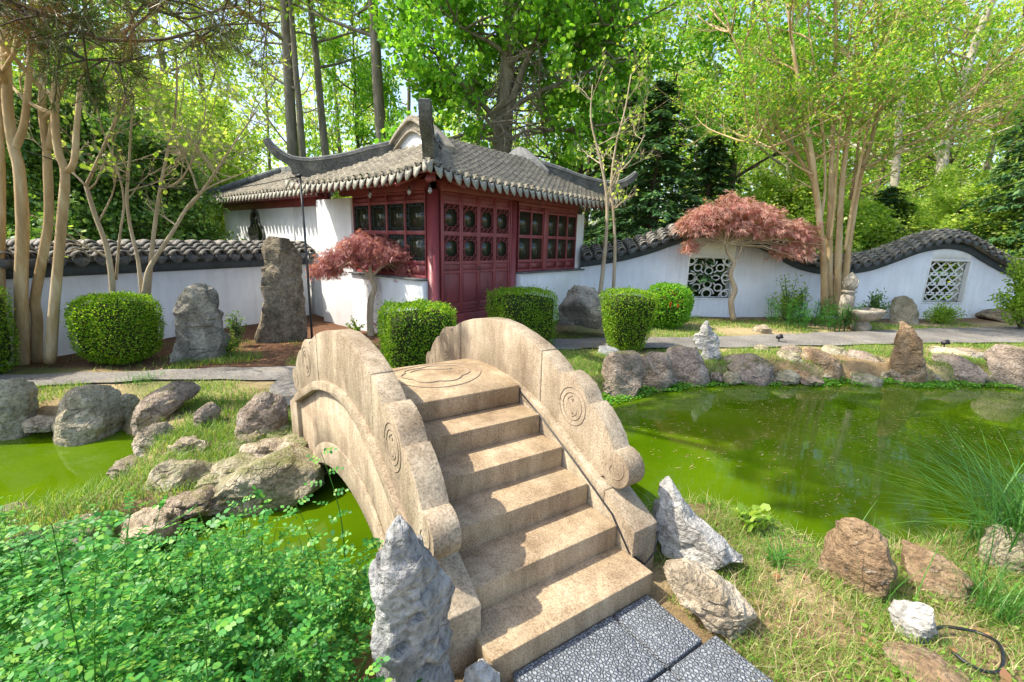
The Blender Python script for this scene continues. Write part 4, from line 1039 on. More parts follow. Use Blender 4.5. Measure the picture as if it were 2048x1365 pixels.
# ------------------------------------------------------------------ trees
M_CRAPE = m_bark('crape_bark', (.26, .165, .075), (.44, .32, .17), (.62, .54, .38), 4.5, .16, .5)
M_GREYB = m_bark('grey_bark', (.10, .085, .065), (.20, .175, .135), (.32, .29, .235), 5, .2, .9)
M_PALEB = m_bark('pale_bark', (.22, .19, .14), (.40, .36, .28), (.54, .50, .42), 4, .22, .6)
M_TWIG = m_bark('twig_bark', (.24, .18, .11), (.40, .32, .21), (.52, .44, .32), 6, .3, .4)
M_DARKB = m_bark('dark_bark', (.055, .042, .032), (.105, .08, .06), (.17, .135, .10), 6, .25, .8)
LEAFG = {
 'tulip': m_leaf('tulip_leaf', [(.08, .26, .02), (.14, .37, .03), (.22, .48, .04), (.34, .58, .07)], .55),
 'light': m_leaf('spring_leaf', [(.20, .36, .045), (.29, .46, .07), (.41, .56, .11), (.56, .66, .22)], .6),
 'mid': m_leaf('mid_leaf', [(.13, .27, .025), (.21, .38, .04), (.31, .48, .06), (.43, .56, .11)], .58),
 'dark': m_leaf('evergreen_leaf', [(.05, .13, .02), (.085, .19, .03), (.13, .26, .045), (.22, .36, .07)], .42, .35, .5),
 'fir': m_leaf('conifer_spray', [(.03, .09, .035), (.05, .135, .05), (.08, .185, .06), (.13, .25, .08)], .3, .5),
 'crape': m_leaf('crape_leaf', [(.08, .25, .025), (.14, .35, .035), (.22, .45, .05), (.32, .52, .07), (.44, .45, .07)], .55),
 'maple': m_leaf('red_maple_leaf', [(.26, .09, .11), (.36, .13, .15), (.46, .18, .18), (.46, .22, .15), (.34, .18, .21), (.56, .19, .08)], .4),
 'mapleb': m_leaf('pink_maple_leaf', [(.38, .17, .15), (.50, .27, .23), (.58, .36, .30), (.44, .30, .22), (.62, .22, .23)], .4),
 'needle': m_leaf('pine_needle', [(.030, .060, .012), (.055, .095, .018), (.09, .13, .028), (.14, .10, .035)], .2),
 'cone': m_leaf('brown_needle', [(.10, .055, .022), (.17, .095, .04), (.22, .14, .06)], .2),
}
def limbs(mb, p, d, L, r, lev, spec, tips, g):
    """grow one limb; spec: per level (children, length ratio, spread, segments, wiggle, up)"""
    kids, lr, spr, seg, wig, upt = spec[lev]
    P = [np.array(p, float)]; d = np.array(d, float); rad = [r]; st = L/seg
    for i in range(seg):
        d = d+g.normal(size=3)*wig+np.array([0, 0, upt]); d /= np.linalg.norm(d); P.append(P[-1]+d*st); rad.append(r*(1-.75*(i+1)/seg) if lev else r*(1-.6*(i+1)/seg))
    mb.tube(P, rad, 8 if lev == 0 else (5 if lev == 1 else 4), cap=False)
    if lev+1 < len(spec):
        for k in range(kids):
            f = g.uniform(.25, 1.0); i = min(int(f*seg), seg-1); q = P[i]+(P[i+1]-P[i])*(f*seg-i)
            dd = P[i+1]-P[i]; dd /= np.linalg.norm(dd); s = g.normal(size=3); s -= dd*(s@dd); s /= np.linalg.norm(s)
            nd = dd*math.cos(spr)+s*math.sin(spr)
            limbs(mb, q, nd, L*lr*g.uniform(.7, 1.2)*(1.15-.5*f), max(rad[i]*.55, .004), lev+1, spec, tips, g)
    if lev >= len(spec)-2:
        for q, a in zip(P[1:], np.diff(P, axis=0)): tips.append((q, a, lev))
def scatter_leaves(tips, per, rad, size, g, flat=.3, aspect=.6, oval=False, name='crown', droop=0.0):
    T = np.array([t[0] for t in tips]); A = norm(np.array([t[1] for t in tips]))
    T = np.repeat(T, per, 0); A = np.repeat(A, per, 0); n = len(T)
    P = T+rand_dirs(n, g)*(g.random(n)**.6*rad)[:, None]
    D = norm(A*.5+rand_dirs(n, g)+np.array([0, 0, -droop])); N = norm(rand_dirs(n, g)+np.array([0, 0, 1.])*flat*3)
    L = g.uniform(.6, 1.25, n)*size
    return leaf_mesh(name, P, D, N, L, L*aspect, oval)
def tree_obj(name, loc, label, cat, group, trunk_me, crown_me, mt, ml, rz=0, s=1.0):
    r_ = empty(name, loc, label, cat, group, rz); r_.scale = (s, s, s)
    link('trunk', trunk_me, mt, r_, True)
    if crown_me is not None: link('crown', crown_me, ml, r_)
    return r_
def mb_mesh(mb, name): return mesh_np(name, mb.v, polys=mb.f)
def copy_tree(src, loc, rz, s, label=None, group=None):
    r_ = src.copy(); C.objects.link(r_); r_.location = [float(v) for v in loc]; r_.rotation_euler = (0, 0, rz); r_.scale = (s[0], s[0], s[1]) if isinstance(s, tuple) else (s, s, s)
    if label: r_['label'] = label
    if group: r_['group'] = group
    for ch in src.children:
        c = ch.copy(); C.objects.link(c); c.parent = r_
    return r_
def px_trunk(mb, pts, Y, w0, w1, k=9, dy=None):
    """trunk along surveyed pixels at forward distance Y; w in metres radius"""
    P = np.array([at(x, y, Y+(dy[i] if dy else 0)) for i, (x, y) in enumerate(pts)])
    # smooth by resampling
    n = len(P); tq = np.linspace(0, n-1, (n-1)*4+1); i = np.minimum(tq.astype(int), n-2); f = (tq-i)[:, None]
    p0, p1, p2, p3 = P[np.maximum(i-1, 0)], P[i], P[i+1], P[np.minimum(i+2, n-1)]
    Q = .5*((2*p1)+(-p0+p2)*f+(2*p0-5*p1+4*p2-p3)*f**2+(-p0+3*p1-3*p2+p3)*f**3)
    rr = np.linspace(w0, w1, len(Q))*(1+.10*np.array([mn.noise(Vector(q*3.1)) for q in Q]))
    mb.tube(Q, rr, k, cap=True); return Q, rr
# crape myrtle at the left ----------------------------------------------
g = np.random.default_rng(21)
def rel(mb, tips, base):
    mb.v = [(x-base[0], y-base[1], z) for x, y, z in mb.v]; return [(t[0]-np.array([base[0], base[1], 0]), t[1], t[2]) for t in tips]
def crape_left():
    mb = MB(); tips = []; Q = []
    TR = [([(45, 735), (44, 650), (42, 560), (45, 450), (38, 340), (28, 300), (16, 220), (12, 120), (8, 20)], 6.3, .105, .06),
          ([(28, 300), (48, 250), (58, 150), (66, 40)], 6.3, .06, .035),
          ([(72, 725), (74, 640), (70, 600), (84, 520), (97, 440), (95, 330), (92, 290), (84, 220), (86, 140), (80, 60)], 6.45, .085, .045),
          ([(95, 300), (106, 240), (112, 150), (118, 60)], 6.45, .05, .03),
          ([(100, 725), (106, 640), (113, 560), (122, 460), (130, 350), (118, 310), (110, 250), (112, 160), (120, 80)], 6.2, .085, .045),
          ([(130, 345), (148, 325), (154, 250), (164, 150), (180, 60)], 6.2, .055, .03),
          ([(2, 760), (4, 640), (2, 520), (4, 400), (0, 250), (-6, 120)], 6.3, .06, .045)]
    for pts, Y, a, c in TR:
        q, rr = px_trunk(mb, pts, Y, a*.8, c*.75); Q.append((q, rr))
    spec = [(5, .6, .6, 6, .10, .05), (4, .5, .7, 4, .15, .04), (0, .5, .7, 3, .2, .03)]
    for q, rr in Q:
        for k in range(3):
            i = g.integers(int(len(q)*.75), len(q)); d = norm(g.normal(size=3)*np.array([1, 1, .3])+np.array([.1, 0, .9]))
            limbs(mb, q[i], d, g.uniform(1.2, 2.2), .028, 0, spec, tips, g)
        d = norm(q[-1]-q[-3]+g.normal(size=3)*.03); limbs(mb, q[-1], d, 2.6, rr[-1], 0, spec, tips, g)
    base = (-7.0, 6.35); tips = rel(mb, tips, base)
    cr = scatter_leaves(tips, 7, .22, .065, g, oval=False)
    return tree_obj('crape_myrtle', (*base, 0), 'multi trunked tree with smooth tan bark against the straight white wall', 'tree', None, mb_mesh(mb, 'trunk'), cr, M_CRAPE, LEAFG['crape'])
crape_left()
# two bare saplings behind the round hedge
def sapling(stems, base, label, seed, leaves, mat=M_TWIG, name='sapling', spec=None, lsize=.09, lm='light', limb_r=(.5, 1.1), upb=.5, per=1, rad=.05):
    g = np.random.default_rng(seed); mb = MB(); tips = []
    spec = spec or [(5, .55, .55, 6, .10, .06), (3, .55, .6, 4, .14, .05), (0, .5, .6, 3, .18, .04)]
    for pts, Y, a, c, nb in stems:
        q, rr = px_trunk(mb, pts, Y, a, c, 7)
        for k in range(nb):
            i = g.integers(int(len(q)*.35), len(q)); d = norm(np.array([g.normal(), g.normal()*.8, upb+abs(g.normal())*.4]))
            limbs(mb, q[i], d, g.uniform(*limb_r), max(.008, rr[i]*.5), 0, spec, tips, g)
    tips = rel(mb, tips, base); k = g.permutation(len(tips))[:leaves]
    cr = scatter_leaves([tips[i] for i in k], per, rad, lsize, g, oval=True, aspect=.8, droop=.4)
    return tree_obj(name, (*base, 0), label, 'tree', None, mb_mesh(mb, 'trunk'), cr, mat, LEAFG[lm])
sapling([([(226, 600), (222, 545), (212, 490), (190, 430), (172, 372)], 7.0, .042, .028, 3), ([(172, 372), (185, 345), (200, 310), (222, 260), (245, 215), (255, 160)], 7.0, .026, .010, 7),
         ([(172, 372), (150, 350), (120, 330)], 6.9, .018, .009, 4), ([(232, 560), (240, 470), (248, 400), (232, 330), (205, 260), (190, 200)], 7.1, .02, .008, 6)],
        (gp(226, 640)[0]*.72, 7.0), 'bare forked sapling with pale bark rising behind the round hedge, its left one', 31, 170)
sapling([([(284, 600), (276, 520), (262, 460), (254, 400), (258, 330), (262, 260), (266, 200), (250, 130)], 7.25, .030, .008, 8),
         ([(296, 600), (302, 520), (310, 450), (320, 380), (334, 310), (350, 230), (354, 150), (350, 90)], 7.3, .036, .009, 9),
         ([(288, 590), (296, 545), (312, 515), (345, 465), (375, 415), (405, 382), (440, 330), (480, 270), (515, 220)], 7.2, .040, .008, 11),
         ([(405, 382), (440, 365), (490, 345), (530, 320)], 7.2, .016, .006, 5), ([(320, 380), (355, 365), (380, 330), (405, 260), (412, 200)], 7.3, .02, .007, 6), ([(398, 388), (385, 350), (378, 330)], 7.2, .018, .008, 3)],
        (-5.85, 7.25), 'bare many stemmed sapling with spreading pale twigs between the round hedge and the grey stone', 32, 260)
sapling([([(1200, 590), (1208, 520), (1214, 440), (1212, 380), (1198, 310), (1182, 240), (1185, 170)], 11.0, .055, .012, 8), ([(1226, 590), (1230, 500), (1226, 420), (1222, 370), (1232, 290), (1250, 220), (1262, 150)], 11.0, .045, .012, 9), ([(1214, 420), (1228, 360), (1262, 320), (1290, 270)], 11.0, .02, .009, 4)],
        (2.25, 11.0), 'slender two stemmed sapling with few leaves between pavilion and wavy wall', 33, 240, lsize=.09)
# crape myrtle at the right
def crape_right():
    g = np.random.default_rng(41); mb = MB(); tips = []; Q = []; Y = 11.75
    TR = [([(1648, 632), (1648, 540), (1640, 450), (1632, 380), (1622, 300), (1603, 200), (1585, 90), (1575, 10)], .12, .05),
          ([(1660, 632), (1658, 500), (1662, 400), (1664, 300), (1668, 200), (1672, 80), (1670, -20)], .12, .05),
          ([(1672, 632), (1676, 520), (1680, 420), (1688, 330), (1700, 230), (1712, 110), (1722, 0)], .13, .05),
          ([(1684, 632), (1694, 520), (1706, 430), (1722, 345), (1740, 290), (1764, 200), (1800, 90), (1830, 0)], .12, .045),
          ([(1690, 500), (1700, 440), (1710, 380), (1735, 260), (1770, 150), (1800, 40)], .06, .03),
          ([(1648, 520), (1638, 430), (1628, 370), (1600, 320), (1560, 260), (1520, 190), (1480, 110), (1450, 30)], .075, .03),
          ([(1725, 335), (1760, 320), (1820, 275), (1880, 235), (1940, 180), (2010, 120)], .05, .02),
          ([(1728, 335), (1790, 310), (1860, 285), (1930, 270), (2000, 250)], .035, .015),
          ([(1626, 350), (1590, 330), (1550, 300), (1500, 285), (1440, 250)], .035, .014),
          ([(1660, 480), (1668, 420), (1676, 300), (1690, 180), (1700, 60)], .05, .03), ([(1640, 450), (1650, 380), (1648, 300), (1640, 200), (1620, 80)], .05, .03),
          ([(1700, 400), (1712, 330), (1722, 250), (1745, 150), (1760, 30)], .05, .03), ([(1630, 400), (1612, 300), (1585, 220), (1550, 120), (1530, 30)], .045, .03)]
    for pts, a, c in TR: Q.append(px_trunk(mb, pts, Y+g.normal()*.2, a*.74, c*.62))
    spec = [(6, .55, .7, 6, .10, .05), (4, .5, .7, 4, .16, .02), (0, .5, .7, 3, .2, .0)]
    for j, (q, rr) in enumerate(Q):
        for k in range(9):
            i = g.integers(int(len(q)*.42), len(q)); d = norm(np.array([g.normal(), g.normal()*1.0, abs(g.normal())*.5+.25]))
            limbs(mb, q[i], d, g.uniform(1.0, 2.4), .022, 0, spec, tips, g)
        d = norm(q[-1]-q[-4]); limbs(mb, q[-1], d, 2.6, rr[-1]*.9, 0, spec, tips, g)
    base = (8.45, 11.75); tips = rel(mb, tips, base)
    k = g.permutation(len(tips))[:5200]
    cr = scatter_leaves([tips[i] for i in k], 7, .22, .088, g, aspect=.55, flat=.5)
    return tree_obj('crape_myrtle', (*base, 0), 'vase shaped multi trunked tree with smooth tan trunks in front of the wavy wall', 'tree', None, mb_mesh(mb, 'trunk'), cr, M_CRAPE, LEAFG['crape'])
crape_right()
# red laceleaf maples
def red_maple(trunk_pts, Y, blobs, base, label, ml, seed, n=5200, size=.12):
    g = np.random.default_rng(seed); mb = MB(); q, rr = px_trunk(mb, trunk_pts[0], Y, .075, .04, 8)
    for tp in trunk_pts[1:]: px_trunk(mb, tp, Y, .032, .014, 6)
    top = q[-1]; P = []; D = []; N = []
    for (x, y, wx, wy, wt) in blobs:
        c = at(x, y, Y); sx, sz_ = wx*Y/F, wy*Y/F
        for k in range(6):
            e = c+np.array([g.normal()*sx*.5, g.normal()*sx*.45, g.normal()*sz_*.4]); mid = (top+e)/2+np.array([0, 0, .12]); mb.tube([top, mid, e], [.018, .012, .005], 4, cap=False)
        m = int(n*wt); u = rand_dirs(m, g); u[:, 2] = np.where(u[:, 2] < -.25, np.abs(u[:, 2]), u[:, 2])
        lump_ = np.array([mn.noise(Vector(v*2.4)+Vector((seed, x*.01, 0))) for v in u])
        rad = (.45+.6*g.random(m)**.6)*(1+.45*lump_)
        p = c+u*rad[:, None]*np.array([sx, sx*.85, sz_])
        out = norm(u*np.array([1, 1, 0])+1e-4)
        for _ in range(2):
            P.append(p+rand_dirs(m, g)*.05); D.append(norm(out*.75+np.array([0, 0, -1.0])*g.uniform(.2, 1.2, m)[:, None]+rand_dirs(m, g)*.45)); N.append(norm(out+rand_dirs(m, g)*.7+np.array([0, 0, .5])))
    P, D, N = map(np.concatenate, (P, D, N)); L = g.uniform(.6, 1.3, len(P))*size
    mb.v = [(a-base[0], b_-base[1], z) for a, b_, z in mb.v]; P = P-np.array([base[0], base[1], 0])
    # leaves are split into narrow lobes: three slim fingers each
    S = norm(np.cross(D, N)); LP = np.concatenate([P, P, P]); LD = np.concatenate([D, norm(D+S*.55), norm(D-S*.55)]); LN = np.concatenate([N]*3); LL = np.concatenate([L, L*.75, L*.75])
    return tree_obj('japanese_maple', (*base, 0), label, 'tree', 'red laceleaf maples', mb_mesh(mb, 'trunk'), leaf_mesh('crown', LP, LD, LN, LL, LL*.13), M_TWIG, ml)
b1 = gp(742, 672)
red_maple([[(742, 675), (740, 640), (742, 600), (750, 575), (742, 555), (740, 525)], [(742, 555), (770, 530), (810, 520)], [(742, 560), (715, 530), (680, 530)]], 8.0 if 0 else b1[1],
          [(735, 500, 50, 30, .24), (765, 520, 46, 30, .16), (690, 525, 46, 26, .2), (655, 545, 32, 22, .07), (800, 515, 42, 28, .2), (838, 540, 40, 36, .16), (862, 540, 26, 28, .09), (845, 520, 30, 22, .08), (650, 550, 30, 22, .06), (822, 558, 30, 26, .06)],
          (b1[0], b1[1]), 'dome shaped red laceleaf maple in front of the pavilion gable wall', LEAFG['maple'], 51, 4600, .10)
b2 = gp(1467, 640)
red_maple([[(1467, 640), (1462, 605), (1470, 580), (1461, 550), (1468, 525), (1455, 505), (1453, 488)], [(1468, 522), (1480, 505), (1484, 488)], [(1453, 490), (1430, 470), (1400, 470)], [(1484, 490), (1520, 475), (1570, 480)]], 11.6,
[(1425, 440, 44, 30, .15), (1392, 462, 36, 34, .12), (1475, 425, 40, 26, .12), (1465, 462, 46, 22, .10), (1520, 440, 40, 26, .12), (1548, 466, 36, 26, .10), (1590, 470, 36, 28, .11), (1612, 494, 24, 26, .05), (1582, 510, 36, 26, .08), (1380, 500, 14, 20, .03), (1500, 470, 34, 18, .05), (1458, 402, 16, 16, .02)],
          (at(1467, 640, 11.6)[0], 11.6), 'larger pinkish laceleaf maple before the flower lattice window of the wavy wall', LEAFG['mapleb'], 52, 4300, .15)

# tulip tree behind the pavilion roof
def tulip():
    g = np.random.default_rng(61); mb = MB(); tips = []; Y = 17.5
    Q = [px_trunk(mb, [(1004, 420), (1004, 300), (1008, 230), (1014, 160), (1018, 80), (1022, -20), (1024, -140), (1026, -300)], Y, .38, .16, 12)]
    for pts, a in [([(1010, 245), (1025, 200), (1050, 130), (1085, 60), (1120, -20), (1150, -120)], .16), ([(1012, 225), (1050, 200), (1100, 175), (1160, 150), (1230, 120), (1290, 110)], .11),
                   ([(1000, 260), (975, 220), (940, 185), (910, 150), (885, 140)], .12), ([(1000, 270), (960, 225), (925, 195)], .08), ([(1018, 130), (1060, 95), (1120, 70), (1190, 50), (1250, 55)], .09),
                   ([(1016, 110), (980, 85), (930, 60), (880, 20)], .09), ([(1005, 290), (1060, 260), (1110, 262), (1150, 258)], .05), ([(1000, 285), (960, 275), (920, 270)], .05), ([(1020, 40), (970, -20), (900, -60)], .10), ([(1022, 20), (1080, -30), (1160, -80)], .10)]:
        Q.append(px_trunk(mb, pts, Y-.3, a, .03, 7))
    spec = [(5, .6, .7, 6, .10, .02), (4, .5, .8, 4, .16, .0), (0, .5, .7, 3, .2, -.02)]
    for j, (q, rr) in enumerate(Q):
        for k in range(10 if j else 16):
            i = g.integers(int(len(q)*(.4 if j else .30)), len(q)); d = norm(np.array([g.normal(), g.normal()*.9, g.normal()*.35+.25]))
            limbs(mb, q[i], d, g.uniform(1.4, 3.6), .045, 0, spec, tips, g)
    base = (at(1004, 420, Y)[0], Y); tips = rel(mb, tips, base)
    tips = [t_ for t_ in tips if not (abs(t_[0][0]-.15-.05*t_[0][2]) < 1.0 and t_[0][1] < .3 and t_[0][2] < 8.2) and g.random() < (.5 if t_[0][2] < 7 and abs(t_[0][0]) < 2.2 else 1)]
    k = g.permutation(len(tips))[:5000]; tips = [tips[i] for i in k]
    cr = scatter_leaves(tips, 5, .36, .17, g, aspect=.85, oval=True, droop=.6)
    return tree_obj('tulip_tree', (*base, 0), 'big bright green broadleaf tree with thick trunk right behind the pavilion roof', 'tree', None, mb_mesh(mb, 'trunk'), cr, M_GREYB, LEAFG['tulip'])
tulip()

# woodland trees: a few grown kinds, copied
def grown(kind, H, r, seed, lm, bark, first=.35, nb=16, bl=.22, per=5, rad=.45, size=.16, cap=2600, spec=None, up=.35):
    g = np.random.default_rng(seed); mb = MB(); tips = []; n = 12
    P = [np.zeros(3)]; d = np.array([0, 0, 1.])
    for i in range(n): d = norm(d+np.array([g.normal()*.05, g.normal()*.05, .1])); P.append(P[-1]+d*H/n)
    P = np.array(P); P[0][2] = -.4; rr = r*(1-.85*np.linspace(0, 1, n+1)); mb.tube(P, rr, 9, cap=False)
    spec = spec or [(5, .55, .7, 5, .12, .03), (4, .5, .8, 3, .16, .0), (0, .5, .7, 2, .2, 0)]
    for k in range(nb):
        f = first+(1-first)*(k+g.random())/nb; i = min(int(f*n), n-1); q = P[i]+(P[i+1]-P[i])*(f*n-i); a = g.uniform(0, 6.283)
        d = norm(np.array([math.cos(a), math.sin(a), up+g.normal()*.15])); limbs(mb, q, d, H*bl*(1.25-f)*g.uniform(.7, 1.25), rr[i]*.42, 0, spec, tips, g)
    k = g.permutation(len(tips))[:cap]; tips = [tips[i] for i in k]
    return mb_mesh(mb, 'trunk'), scatter_leaves(tips, per, rad, size, g, aspect=.75, flat=.2), bark, LEAFG[lm]
KIND = {}
def first_or_copy(kind, loc, rz, s, label, group, name):
    if kind not in KIND:
        tm, cm, bk, lm = SPEC[kind](); KIND[kind] = tree_obj(name, loc, label, 'tree', group, tm, cm, bk, lm, rz, 1.0)
        KIND[kind].scale = (s[0], s[0], s[1]); return KIND[kind]
    o = copy_tree(KIND[kind], loc, rz, s, label, group); o.name = name; return o
SPEC = {
 'thin': lambda: grown('thin', 19, .17, 71, 'light', M_GREYB, .34, 16, .20, 3, .5, .17, 1500),
 'thin2': lambda: grown('thin2', 21, .20, 72, 'mid', M_GREYB, .40, 15, .20, 4, .55, .18, 1500),
 'broad': lambda: grown('broad', 15, .24, 73, 'light', M_GREYB, .16, 24, .30, 5, .6, .19, 1500),
 'broad2': lambda: grown('broad2', 14, .22, 74, 'mid', M_DARKB, .12, 26, .32, 5, .6, .19, 1500),
 'pale': lambda: grown('pale', 17, .16, 75, 'light', M_PALEB, .28, 18, .22, 3, .5, .17, 1500),
 'under': lambda: grown('under', 5.5, .07, 76, 'light', M_DARKB, .08, 22, .42, 6, .40, .13, 1700),
 'under2': lambda: grown('under2', 4.6, .07, 77, 'mid', M_DARKB, .05, 24, .45, 8, .38, .12, 1700),
 'holly': lambda: grown('holly', 5.2, .09, 78, 'dark', M_DARKB, .03, 34, .36, 11, .36, .10, 1900),
}
gz = lambda x, y: float(ground_z(np.array([x]), np.array([y]))[0])
def plant(kind, px, Y, s, label, group, name, rz=None):
    x = at(px, 480, Y)[0]; first_or_copy(kind, (x, Y, gz(x, Y)), rnd.uniform(0, 6.28) if rz is None else rz, s, label, group, name)
# individual trunks one can pick out
plant('thin2', 596, 19.5, (1.3, 1.05), 'pale straight woodland trunk of the pair above the left roof tip', None, 'woodland_tree')
plant('thin', 612, 18.8, (.95, 1.0), 'dark straight woodland trunk of the pair above the left roof tip', None, 'woodland_tree')
plant('thin2', 672, 20, (1.0, 1.0), 'single dark trunk between the paired trunks and the gable', None, 'woodland_tree')
plant('thin2', 788, 19, (1.35, 1.05), 'ivy covered trunk standing just left of the gable peak', None, 'woodland_tree')
plant('thin', 330, 19, (1.0, 1.05), 'straight trunk seen through the twigs of the bare sapling', None, 'woodland_tree')
plant('thin', 440, 21, (.9, 1.0), 'thin trunk left of the upturned left roof tip', None, 'woodland_tree')
plant('thin', 1158, 24, (1.1, 1.1), 'thin trunk above the right end of the pavilion roof', None, 'woodland_tree')
plant('pale', 1558, 17, (1.0, .9), 'pale brown trunk behind the pink laceleaf maple', None, 'woodland_tree')
plant('pale', 1776, 19, (1.2, 1.0), 'pale grey trunk right behind the dip of the wavy wall', None, 'woodland_tree')
plant('pale', 1872, 21, (1.7, 1.1), 'broad pale trunk behind the right hump of the wavy wall', None, 'woodland_tree')
plant('thin', 1946, 26, (1.0, 1.0), 'thin trunk behind the right end of the wavy wall', None, 'woodland_tree')
gr = 'woodland trees behind the garden'
wl = {'thin': 'slender light leaved tree in the wood behind the garden', 'thin2': 'tall green leaved tree in the wood behind the garden', 'pale': 'pale stemmed tree in the wood behind the garden', 'broad': 'spreading light green tree in the wood behind the garden', 'broad2': 'spreading mid green tree in the wood behind the garden'}
spots = []
for i in range(46):
    Y = 22+26*(i/46)**1.0+rnd.uniform(-1, 1); px = ((i*0.6180339)*2400) % 2400-180
    spots.append((px, Y))
for i, (px, Y) in enumerate(spots):
    sky_gap = 480 < px < 830
    kinds = ['thin', 'pale'] if sky_gap else (['broad', 'broad2', 'pale', 'broad2'] if px > 1050 else ['thin', 'broad', 'thin2', 'broad2'])
    kd = kinds[i % len(kinds)]
    if px > 1050 and Y < 26 and kd == 'broad': kd = 'broad2'
    plant(kd, px, Y, (rnd.uniform(.85, 1.15), rnd.uniform(.8, 1.1)), wl[kd], gr+', '+kd.rstrip('2'), 'woodland_tree')
# understorey
ug = 'understorey shrubs behind the garden walls'
ul = {'under': 'light green understorey shrub behind the garden walls', 'under2': 'mid green understorey shrub behind the garden walls', 'holly': 'dark glossy evergreen holly behind the straight wall'}
for i in range(20):
    px = 1445+i*33+rnd.uniform(-15, 15); Y = 15.5+rnd.uniform(0, 6)
    k = ('under', 'under', 'under2')[i % 3]; plant(k, px, Y, (rnd.uniform(.8, 1.15), rnd.uniform(.55, .95)), ul[k], ug+(' light' if k == 'under' else ' mid'), 'understorey_shrub')
for i in range(14):
    px = 430+i*34+rnd.uniform(-10, 10); Y = 17+rnd.uniform(0, 6)
    plant('under', px, Y, (rnd.uniform(.8, 1.2), rnd.uniform(.6, .9)), ul['under'], ug+' light', 'understorey_shrub')
for px, Y, s in [(20, 9.3, .95), (120, 9.8, 1.0), (205, 10.3, .85), (290, 10.9, .9), (330, 11.8, .72), (60, 11.8, 1.15), (-60, 9.0, .9), (160, 12.4, .9)]:
    plant('holly', px, Y, (s, s*.95), ul['holly'], 'hollies behind the straight white wall', 'holly')
for px, Y, s in [(60, 14.5, 1.4), (180, 15.5, 1.4), (310, 15, 1.2), (400, 16.5, 1.1), (480, 17, .9), (-80, 13.5, 1.3)]:
    plant('under', px, Y, (s, s), 'light green shrub rising behind the hollies', 'light shrubs behind the hollies', 'understorey_shrub')
# conifers
def conifer(H, R0, seed, n=120, spray=26):
    g = np.random.default_rng(seed); mb = MB(); mb.tube([(0, 0, -.3), (0, 0, H*.5), (0, 0, H)], [.16, .1, .015], 8, cap=False); P = []; D = []; N = []
    for k in range(n):
        f = (k+g.random())/n; z = H*(.06+.92*f); L = R0*(1-f)**.75*g.uniform(.7, 1.15)+.12; a = k*2.399+g.normal()*.3
        d = np.array([math.cos(a), math.sin(a), 0]); s = np.array([-d[1], d[0], 0]); tt = np.linspace(0, 1, 6)
        B_ = np.array([d*L*t+np.array([0, 0, z+.14*L*t-.34*L*t*t]) for t in tt]); mb.tube(B_, np.linspace(.026, .005, 6), 4, cap=False)
        m = int(spray*(.5+L/R0)); t = g.random(m)**.7; q = np.array([np.interp(t, tt, B_[:, j]) for j in range(3)]).T
        sd = np.where(g.random(m) < .5, 1, -1)[:, None]
        for rep in range(5):
            P.append(q+s*sd*(g.random(m)*.28*L*(1.1-t))[:, None]+g.normal(size=(m, 3))*.05)
            D.append(norm(d*.8+s*sd*g.uniform(.2, 1.0, m)[:, None]+np.array([0, 0, -.45])+rand_dirs(m, g)*.35)); N.append(norm(np.array([0, 0, 1.])+rand_dirs(m, g)*.45))
    P, D, N = map(np.concatenate, (P, D, N)); L = g.uniform(.14, .30, len(P))
    return mb_mesh(mb, 'trunk'), leaf_mesh('crown', P, D, N, L, L*.34), M_DARKB, LEAFG['fir']
SPEC['fir'] = lambda: conifer(8.5, 2.6, 91)
fl = 'dark conifers behind the wavy wall'
plant('fir', 1300, 14.6, (1.0, .80), 'dark drooping conifer right of the pavilion roof', fl, 'conifer')
plant('fir', 1235, 18.5, (.9, .9), 'dark conifer half hidden by the pavilion roof end', fl, 'conifer')
plant('fir', 1405, 16.5, (.95, .66), 'dark conifer low behind the pink laceleaf maple', fl, 'conifer')
plant('fir', 2062, 14.8, (1.05, 1.05), 'tall dark conifer cut off by the right edge', fl, 'conifer')
plant('fir', 1760, 18.5, (.9, .5), 'short dark conifer behind the trunks of the vase shaped tree', fl, 'conifer')
plant('fir', 1610, 20, (1.0, .55), 'short dark conifer left of the vase shaped tree', fl, 'conifer')
# bright tree between tulip tree and crape myrtle
SPEC['bright'] = lambda: grown('bright', 12, .18, 79, 'tulip', M_DARKB, .30, 24, .30, 7, .5, .17, 2300)
plant('bright', 1440, 17.5, (1.0, 1.0), 'bright green young tree between the tulip tree and the vase shaped tree', None, 'broadleaf_tree')
plant('bright', 1150, 21, (1.0, 1.1), 'bright green tree behind the right end of the pavilion roof', None, 'broadleaf_tree')
plant('bright', 720, 24, (.8, 1.1), 'bright green tree far behind the gable', None, 'broadleaf_tree')

# the far wood: an uncountable mass of leaves and stems
def far_wood():
    g = np.random.default_rng(95); n = 90000
    px = g.uniform(-350, 2400, n); Y = g.uniform(38, 62, n); x = np.array([at(p, 480, 1.0)[0] for p in (-350, 2400)]); X = np.interp(px, (-350, 2400), x)*Y
    hmax = 10+5*vnoise(X, X*0, .12, 41)+np.where(px > 900, 7, 0)+np.where(px < 430, 3, 0)
    Z = g.random(n)**1.15*hmax; k = vnoise(X, Z, .55, 42)*.6+vnoise(X, Z, 1.7, 43)*.4 > .40
    X, Y, Z = X[k], Y[k], Z[k]; m = len(X); P = np.stack([X, Y, Z+1.5], 1)
    L = g.uniform(.28, .55, m)
    o = link('far_woodland', leaf_mesh('far_woodland', P, rand_dirs(m, g), rand_dirs(m, g), L, L*.8), LEAFG['light']); return tag(o, kind='stuff')
far_wood()
